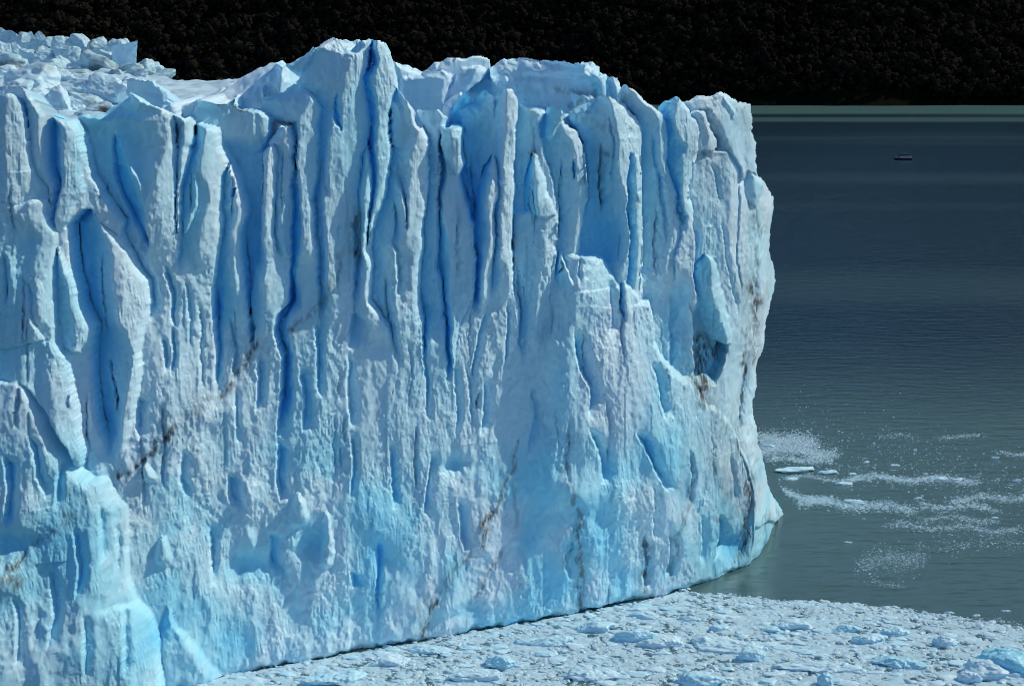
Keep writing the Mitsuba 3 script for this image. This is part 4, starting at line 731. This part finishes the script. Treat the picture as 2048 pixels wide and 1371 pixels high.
k = 0
for (X5, Y5, w5, h5, y, dirt) in [
        (40, 180, 130, 130, 700, 0), (160, 220, 190, 170, 690, .1), (290, 260, 160, 120, 680, .1), (355, 225, 70, 90, 690, 0), (465, 230, 130, 140, 680, .1), (610, 280, 200, 130, 670, 0), (740, 275, 130, 150, 665, 0), (850, 290, 90, 110, 655, 0), (960, 300, 200, 150, 645, 0), (1130, 280, 180, 120, 640, .5), (1210, 300, 120, 110, 640, .3),
        (1350, 350, 200, 140, 620, 0), (1460, 380, 180, 170, 610, 0), (40, 360, 180, 160, 600, 0), (200, 360, 170, 130, 610, .1), (350, 400, 190, 190, 600, 0), (500, 400, 220, 160, 600, .1), (760, 400, 180, 180, 600, 0), (900, 450, 200, 160, 570, 0), (1030, 440, 150, 120, 575, .1), (1330, 430, 220, 150, 560, 0), (1400, 470, 120, 130, 555, 0),
        (1180, 540, 380, 190, 530, .45), (120, 480, 420, 150, 560, .5), (620, 540, 230, 110, 540, .2), (750, 520, 150, 120, 545, 0), (910, 540, 190, 110, 540, 0), (300, 590, 220, 100, 520, .3), (560, 590, 220, 100, 520, .3), (1000, 620, 260, 90, 510, .5), (1500, 600, 280, 90, 510, .4), (1640, 640, 260, 90, 500, .3), (1760, 570, 230, 180, 520, .1), (1920, 620, 90, 110, 520, 0), (1850, 660, 260, 80, 500, .3),
        (800, 640, 300, 90, 500, .4), (1230, 650, 260, 90, 495, .4), (470, 640, 260, 90, 500, .3), (1400, 640, 200, 80, 495, .4), (50, 600, 240, 100, 470, 0)]:
    k += 1
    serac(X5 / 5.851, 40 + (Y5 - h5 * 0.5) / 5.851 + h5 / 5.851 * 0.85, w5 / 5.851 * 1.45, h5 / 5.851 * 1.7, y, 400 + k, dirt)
# nearer hummocks on the top, behind the front edge
for (px, py, w, h, y, dirt, bl, nm) in [
        (80, 172, 90, 46, 330, .3, .05, 'hummock'), (160, 176, 76, 40, 322, .25, .1, 'hummock'), (212, 183, 76, 44, 316, .05, .1, 'hummock'), (240, 181, 26, 34, 312, 0, .0, 'hummock'), (270, 188, 100, 44, 320, .05, .08, 'hummock'), (80, 206, 70, 46, 296, 0, .08, 'hummock'), (112, 216, 62, 50, 290, 0, .06, 'hummock'), (140, 214, 60, 40, 292, .05, .05, 'hummock'),
        (172, 208, 60, 34, 296, .5, .05, 'hummock'), (30, 180, 70, 30, 300, .1, .05, 'hummock'), (40, 160, 60, 24, 380, 0, .03, 'hummock'), (115, 152, 70, 16, 410, 0, .03, 'hummock'), (200, 222, 70, 20, 285, .9, .05, 'hummock'), (10, 150, 60, 26, 400, 0, .03, 'hummock'), (290, 160, 34, 16, 390, 0, .03, 'hummock'), (340, 206, 44, 30, 300, .1, .08, 'hummock')]:
    k += 1
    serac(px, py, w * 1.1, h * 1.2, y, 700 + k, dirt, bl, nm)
# the sharp sail of ice at the end of the far seracs
sail = [(232, 90), (252, 88), (268, 83), (275.5, 82), (274, 100), (273, 118), (273, 136), (262, 136), (246, 134), (232, 132)]
V3 = np.array([at(a, b, 545 + 0.5 * (275 - a) * 0.3) for a, b in sail])
c3 = V3.mean(0)
Vb = V3 + np.array([-2.5, 7.0, -0.4])
ns = len(sail)
vs = np.vstack([V3, Vb, c3 + [0.8, -1.6, 0], c3 + [-2.5, 7.6, 0]])
i = np.arange(ns)
j = (i + 1) % ns
fs = np.vstack([np.stack([i, j, i + ns], 1), np.stack([j, j + ns, i + ns], 1), np.stack([j, i, 0 * i + 2 * ns], 1), np.stack([i + ns, j + ns, 0 * i + 2 * ns + 1], 1)])
tm = trimesh.Trimesh(vs, fs, process=False)
trimesh.repair.fix_normals(tm)
for _ in range(4):
    tm = tm.subdivide()
nv_ = np.array(tm.vertex_normals)
vv = np.array(tm.vertices) + nv_ * (meshkit.fbm(np.array(tm.vertices) / 1.8, 3, 7)[:, None] - 0.5) * 0.8
scene['glacier__' + numbered('serac_sail')] = colour_ply(vv, np.array(tm.faces), normals(vv, np.array(tm.faces)), ice_colour(0.12 + 0 * vv[:, 0], 0 * vv[:, 0], 0 * vv[:, 0]), 'mat_ice')
labels['glacier__serac_sail'] = {'label': 'sharp pointed sail of ice at the right end of the distant seracs'}

# ------------------------------------------------------------------ floating ice
rng = np.random.default_rng(77)
EDGE = np.array([(1380, 1184), (1450, 1187), (1560, 1197), (1700, 1205), (1800, 1214), (1900, 1228), (2048, 1256), (2250, 1300)], float)
ex, ey = on_water(*EDGE.T)
x_lo, x_hi, y_lo = -60.0, 90.0, 236.0


def in_brash(x, y, grow=0.0):
    far = np.interp(x, ex, ey)
    return (y > y_lo) & (y < np.where(x < ex[0], plan(x) - 0.1, np.minimum(far, plan(x) - 0.1)) + grow)


def floe(v, f, c, rot):
    R = np.array([[math.cos(rot), -math.sin(rot), 0], [math.sin(rot), math.cos(rot), 0], [0, 0, 1]])
    return v @ R.T + c


def ice_c(v, blue, dirt=0.0):
    s = meshkit.noise(v * 1.3 + 9, 4)
    return ice_colour(blue + 0.12 * (s - 0.5), dirt + 0.05 * s, 0.6 + 0.4 * s)


def add_floe(px, py, wpx, hpx, label, group=None, blue=0.1, dirt=0.02, sub=3, deep=0.8, key='ice_floe', seed=None, planes=10):
    x, y = on_water(px, py)
    m = y / F
    r = np.random.default_rng(int(px * 7 + py * 13) if seed is None else seed)
    w, h = wpx * m * 0.5, hpx * m
    v, f = block(r, sub, (w, w * deep, max(h, 0.25) * 0.75), planes, 12.0, 0.12)
    v = floe(v, f, np.array([x, y, h * 0.28]), r.uniform(-0.5, 0.5))
    v = v + normals(v, f) * ((meshkit.fbm(v / (0.45 * w + 0.1), 3, 3) - 0.5) * 0.3 * w * 0.6)[:, None]
    v = v + normals(v, f) * ((np.abs(meshkit.fbm(v / (0.16 * w + 0.08), 3, 8) - 0.5)) * 0.22 * w)[:, None]
    kk = numbered(key)
    scene[kk] = colour_ply(v, f, normals(v, f), ice_c(v, blue, dirt), 'mat_ice')
    labels[kk] = {'label': label, 'category': 'ice floe' if key == 'ice_floe' else 'iceberg', **({'group': group} if group else {})}
    return x, y, w


big = []
NAMED = [
    (2022, 1338, 120, 46, 'smooth rounded deep blue ice block cut by the right edge, largest in the drifting ice', .55, .9), (1985, 1348, 130, 26, 'long pale wedge of ice lying against the deep blue block at the right edge', .1, .7), (1590, 1254, 80, 16, 'broad whitish ice floe in the middle of the drift near the water edge', .12, .7),
    (1440, 1258, 44, 12, 'small light blue ice chunk right of the pale floes below the cliff foot', .22, .7), (1545, 1262, 40, 10, 'low turquoise ice slab left of the broad whitish floe', .28, .8), (1265, 1278, 80, 22, 'bright blue ice lump with a high knob, left of the striped floe', .3, .6), (1320, 1290, 90, 16, 'grey white floe with ribbed side beside the bright blue lump', .05, .7), (1450, 1292, 170, 10, 'long flat pale floe below the centre of the drift', .1, .5),
    (1500, 1316, 60, 26, 'dark blue grey pyramid shaped ice block standing up from the drift', .22, .8), (1690, 1262, 60, 12, 'turquoise topped floe right of the broad whitish floe', .3, .6), (1790, 1268, 60, 18, 'knobbly light blue floe with two humps near the water edge', .25, .6), (1735, 1284, 80, 14, 'smooth teal sided floe below the knobbly one', .2, .6), (1800, 1330, 110, 14, 'long low blue floe right of centre at the bottom', .35, .5),
    (1640, 1336, 170, 10, 'very long flat white floe at the bottom right of centre', .1, .4), (1940, 1362, 50, 24, 'round whitish ice boulder at the lower right corner', .08, .8), (1890, 1290, 60, 16, 'pale hump of ice alone in fine brash on the right', .1, .7), (1395, 1366, 100, 20, 'jagged bluish floe at the bottom edge below the striped floe', .25, .6), (1650, 1368, 34, 26, 'small steep blue ice cone on the bottom edge', .3, .9),
    (1000, 1332, 60, 20, 'glassy blue rounded chunk near the bottom centre', .3, .8), (1090, 1286, 110, 10, 'flat bluish floe close under the cliff', .2, .5), (860, 1302, 90, 10, 'greenish grey flat floe next to the cliff foot', .2, .5), (660, 1362, 140, 16, 'wide pale turquoise floe on the bottom edge, left part', .25, .6), (780, 1326, 100, 12, 'white ragged floe below the cliff, left of centre', .06, .6), (1190, 1258, 90, 14, 'light blue broad floe just off the cliff foot', .18, .6),
    (1290, 1234, 60, 10, 'whitish floe touching the foot of the cliff', .12, .6), (1380, 1240, 50, 8, 'thin turquoise slab near the tip of the drift', .22, .5), (950, 1355, 120, 14, 'flat pale floe at the bottom edge left of the glassy chunk', .12, .5), (1180, 1352, 110, 14, 'pale floe at the bottom edge right of the glassy chunk', .12, .6)]
for px, py, w, h, lab, bl, dp in NAMED:
    big.append(add_floe(px, py, w, h, lab, None, bl, 0.02, 4, dp, planes=14))
n_b = 0
cx, cy, cr = [b[0] for b in big], [b[1] for b in big], [b[2] for b in big]
tries = 0
while n_b < 150 and tries < 20000:
    tries += 1
    x, y = rng.uniform(-46, 78), rng.uniform(243, 292)
    px, py = proj(x, y, 0.0)
    if not (-10 < px < 2060 and py < 1385) or not in_brash(x, y, -1.4):
        continue
    far = np.interp(x, ex, ey) if x > ex[0] else 300
    w = rng.uniform(0.55, 1.5) * (0.55 if far - y < 5 else 1.0)
    if np.any((np.array(cx) - x) ** 2 + ((np.array(cy) - y)) ** 2 < (0.7 * (np.array(cr) + w)) ** 2):
        continue
    cx.append(x); cy.append(y); cr.append(w)
    m = y / F
    bl = rng.uniform(0.03, 0.25)
    look = ('bluish' if bl > 0.14 else 'whitish'), ('broad' if w > 1.05 else 'small')
    add_floe(px, py, 2 * w / m, rng.uniform(0.10, 0.28) * w / m, f'{look[1]} {look[0]} broken floe packed among others in the drift ice below the cliff', f'{look[1]} {look[0]} floes packed in the drift ice', bl, rng.uniform(0, 0.06), 2, rng.uniform(0.5, 0.95), planes=9)
    n_b += 1


def chips(pts, seed, lo=0.16, hi=0.75, sub=1, grey=0.28):
    """Small chips joined into one mesh: upper halves of rough blocks."""
    r = np.random.default_rng(seed)
    prot = []
    for _ in range(14):
        v, f = block(r, sub, (1, r.uniform(0.5, 0.9), r.uniform(0.22, 0.5)), 7, 10.0, 0.1)
        ok = (v[f][:, :, 2].max(1) > -0.08)
        prot.append((v, f[ok]))
    vs, fs, nn, cc, o = [], [], [], [], 0
    size = lo * (hi / lo) ** (r.uniform(0, 1, len(pts)) ** 2.2)
    for (x, y), s in zip(pts, size):
        v, f = prot[r.integers(14)]
        w = floe(v * s, f, np.array([x, y, 0.02]), r.uniform(0, 6.28))
        vs.append(w); fs.append(f + o); o += len(v)
        nn.append(normals(w, f))
        g, bl = r.uniform(0.0, 0.32), r.uniform(0.0, 0.22)
        cc.append(np.repeat(ice_colour(np.array([bl]), np.array([g * g + grey * r.uniform(0.2, 1.0)]), np.array([0.8])), len(v), 0))
    return colour_ply(np.vstack(vs), np.vstack(fs), np.vstack(nn), np.vstack(cc), 'mat_ice')


x, y = rng.uniform(x_lo, x_hi, 26000), rng.uniform(y_lo, 296, 26000)
ok = in_brash(x, y)
x, y = x[ok], y[ok]
px, py = proj(x, y, 0 * x)
ok = (py < 1410) & (px > -60) & (px < 2120)
pts = np.stack([x[ok], y[ok]], 1)[:9800]
scene['brash_ice'] = chips(pts, 91)
labels['brash_ice'] = {'label': 'dense field of small whitish brash ice floating at the foot of the cliff', 'category': 'brash ice', 'kind': 'stuff'}
# slush between the chips: its crests stand just out of the water
sx, sy = np.arange(-50, 86, 0.24), np.arange(238, 294, 0.26)
X, Y = np.meshgrid(sx, sy)
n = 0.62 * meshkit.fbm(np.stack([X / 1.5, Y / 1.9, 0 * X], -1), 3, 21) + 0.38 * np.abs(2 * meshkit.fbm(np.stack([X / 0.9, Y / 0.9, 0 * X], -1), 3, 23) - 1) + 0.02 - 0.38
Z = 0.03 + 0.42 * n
far = np.where(X < ex[0], plan(X), np.minimum(np.interp(X, ex, ey), plan(X)))
Z -= 0.6 * sstep(-0.6, 0.3, Y - far - 1.2 * (meshkit.fbm(np.stack([X / 3, Y / 3, 0 * X], -1), 2, 22) - 0.5))
f = grid_faces(*X.shape)
v = np.stack([X, Y, Z], -1).reshape(-1, 3)
f = f[(v[f][:, :, 2].max(1) > -0.03)]
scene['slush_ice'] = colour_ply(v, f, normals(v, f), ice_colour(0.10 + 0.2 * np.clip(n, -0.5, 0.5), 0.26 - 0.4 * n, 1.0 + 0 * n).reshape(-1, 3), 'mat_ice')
labels['slush_ice'] = {'label': 'grey slush of fine ice filling the gaps between the drifting floes', 'category': 'slush', 'kind': 'stuff'}

# scattered pieces in the open water to the right
STREAKS = [  # from, to (px), thickness (px), how many chips, smallest and largest half size
    ((1520, 872), (1630, 890), 16, 1500, .12, .34), ((1520, 895), (1668, 908), 14, 1500, .12, .34), ((1530, 920), (1640, 918), 8, 300, .12, .34), ((1540, 975), (1660, 1005), 7, 500, .12, .3), ((1600, 1002), (1830, 1018), 10, 800, .12, .32), ((1700, 955), (1950, 960), 7, 700, .12, .36), ((1560, 955), (1720, 958), 5, 160, .12, .3), ((1900, 1000), (2070, 992), 8, 360, .12, .34), ((1840, 1008), (1990, 1018), 7, 260, .12, .34), ((1780, 1050), (2050, 1062), 9, 420, .10, .26), ((1840, 1035), (1990, 1040), 8, 200, .1, .26), ((1720, 1130), (1850, 1110), 24, 460, .08, .22), ((1740, 1165), (1800, 1168), 6, 40, .08, .2), ((1870, 1090), (2050, 1080), 18, 120, .1, .24), ((1880, 870), (1960, 875), 4, 130, .1, .24), ((1760, 870), (1830, 878), 8, 60, .1, .24), ((1560, 850), (2060, 960), 60, 320, .1, .3), ((1640, 930), (2060, 980), 40, 260, .12, .34), ((1860, 1235), (2060, 1250), 8, 90, .12, .3), ((2000, 905), (2060, 905), 5, 90, .12, .3)]
pts, szs = [], []
for i, (a, b, th, n, lo, hi) in enumerate(STREAKS):
    n, lo, hi = int(n * 2.6), lo * 0.8, hi * 1.05
    t = rng.uniform(0, 1, n)
    qx, qy = a[0] + (b[0] - a[0]) * t + rng.normal(0, 9, n), a[1] + (b[1] - a[1]) * t + rng.normal(0, th * 0.5, n) * (0.5 + rng.uniform(0, 1, n))
    wob = 4 * np.sin(qx * 0.05 + i)
    X, Y = on_water(qx, qy + wob)
    ok = X > np.interp(Y, wy[-6:], wx[-6:]) + 0.6
    pts.append(chips(np.stack([X[ok], Y[ok]], 1), 200 + i, lo, hi, 0, 0.36))
for i, s in enumerate(pts):
    scene[f'brash_chips__{i + 1:03d}'] = s
labels['brash_chips'] = {'label': 'thin streaks of tiny ice chips drifting on the open water right of the cliff', 'category': 'brash ice', 'kind': 'stuff'}
for px, py, w, h, lab in [(1590, 942, 110, 12, 'long white floe beside the far corner of the cliff'), (1655, 946, 60, 11, 'white floe at the right end of the long white floe'), (1585, 958, 36, 6, 'small flat floe just below the long white floe'), (1690, 968, 50, 9, 'white floe right of and below the long white floe'), (1710, 1004, 66, 9, 'bright flat floe on the lower slush streak'), (1732, 926, 20, 7, 'small round white floe alone above the middle streak'), (1705, 948, 22, 6, 'small floe left under the round white one'), (1838, 997, 24, 6, 'small thick floe right of the bright flat floe'), (1850, 1016, 26, 5, 'flat small floe below the small thick floe'), (1880, 958, 50, 7, 'elongated white floe on the middle streak'), (1915, 960, 40, 6, 'white floe at the right end of the middle streak'), (2034, 962, 24, 7, 'white floe near the right edge, level with the middle streak'), (1990, 1036, 22, 5, 'lone small floe on the right below the streaks'), (1535, 893, 40, 8, 'pale blue floe in the grey slush patch beside the cliff corner'), (1790, 931, 30, 5, 'thin flat floe right of the round white one'), (1830, 901, 12, 5, 'tiny floe alone right of the slush patch'), (1748, 888, 10, 6, 'tiny upright floe above the round white one'), (1695, 1085, 20, 4, 'lone small floe in the calm water below the streaks'), (1900, 1227, 30, 7, 'low whitish floe just off the tip of the drift on the right'), (1952, 1231, 22, 5, 'flat floe right of the low whitish floe off the drift edge'), (2012, 1222, 22, 4, 'thin floe near the right edge above the drift'), (1677, 863, 9, 4, 'tiny floe nearest the cliff in the upper open water'), (1990, 916, 24, 6, 'small floe on the right above the middle streak')]:
    add_floe(px, py, w * 0.75, h * 0.6, lab, None, 0.12, 0.02, 3, 0.45, planes=13)

# ------------------------------------------------------------------ the excursion boat
bx_, by_ = on_water(1806, 320)
L_, W_ = 11.4, 3.6


def boat_part(name, mesh, mat):
    m = mesh.copy()
    m.apply_translation([bx_, by_, 0])
    scene['excursion_boat__' + numbered(name)] = mikit.ply(m, mat, smooth=35)


def loft(secs):
    """A hull or cabin from cross-sections (x, half width, z bottom, z top, half width at the top)."""
    v = []
    for x, wb, z0, z1, wt in secs:
        v += [(x, -wb, z0), (x, wb, z0), (x, wt, z1), (x, -wt, z1)]
    f, n = [], len(secs)
    for i in range(n - 1):
        for k in range(4):
            a, b = i * 4 + k, i * 4 + (k + 1) % 4
            f += [(a, b, b + 4), (a, b + 4, a + 4)]
    f += [(0, 2, 1), (0, 3, 2), (4 * n - 4, 4 * n - 3, 4 * n - 2), (4 * n - 4, 4 * n - 2, 4 * n - 1)]
    m = trimesh.Trimesh(np.array(v, float), np.array(f), process=False)
    trimesh.repair.fix_normals(m)
    return m


boat_part('hull', loft([(-5.9, 0.1, 0.55, 1.5, 0.25), (-5.0, 0.5, -0.2, 1.45, 0.95), (-3.2, 1.1, -0.35, 1.35, 1.6), (0, 1.35, -0.4, 1.25, 1.8), (4.6, 1.35, -0.4, 1.2, 1.75), (5.4, 1.3, -0.2, 1.2, 1.7)]), 'mat_hull')
boat_part('rubbing_strake', loft([(-5.95, 0.2, 1.36, 1.52, 0.22), (-5.0, 0.98, 1.3, 1.46, 1.0), (-3.2, 1.63, 1.2, 1.36, 1.65), (0, 1.83, 1.1, 1.26, 1.85), (5.45, 1.75, 1.05, 1.22, 1.75)]), 'mat_boat_red')
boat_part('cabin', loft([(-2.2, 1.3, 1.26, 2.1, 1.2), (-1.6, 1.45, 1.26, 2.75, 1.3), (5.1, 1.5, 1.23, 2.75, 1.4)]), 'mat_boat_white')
boat_part('windscreen', loft([(-2.75, 1.1, 2.1, 2.2, 1.05), (-2.0, 1.2, 2.12, 3.35, 1.12), (-1.62, 1.25, 2.12, 3.4, 1.15)]), 'mat_boat_glass')
for i in range(5):
    w_ = trimesh.creation.box((0.95, 0.05, 0.55))
    w_.apply_translation([-0.8 + 1.15 * i, -1.48, 2.95])
    boat_part('window', w_, 'mat_boat_glass')
boat_part('upper_cabin', loft([(-1.6, 1.4, 2.76, 3.3, 1.35), (4.4, 1.42, 2.76, 3.3, 1.38)]), 'mat_boat_glass')
boat_part('roof', loft([(-2.5, 1.2, 3.42, 3.55, 1.1), (-1.9, 1.5, 3.32, 3.62, 1.35), (4.5, 1.5, 3.32, 3.6, 1.35)]), 'mat_hull')
ms = trimesh.creation.cylinder(0.05, 1.4, sections=8)
ms.apply_translation([0.6, 0, 4.3])
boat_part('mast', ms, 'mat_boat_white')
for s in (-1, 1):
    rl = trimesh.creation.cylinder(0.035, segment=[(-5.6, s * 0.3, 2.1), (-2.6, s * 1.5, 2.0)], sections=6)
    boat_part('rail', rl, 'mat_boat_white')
labels['excursion_boat'] = {'label': 'small dark hulled excursion boat with white cabin alone on the lake', 'category': 'boat'}
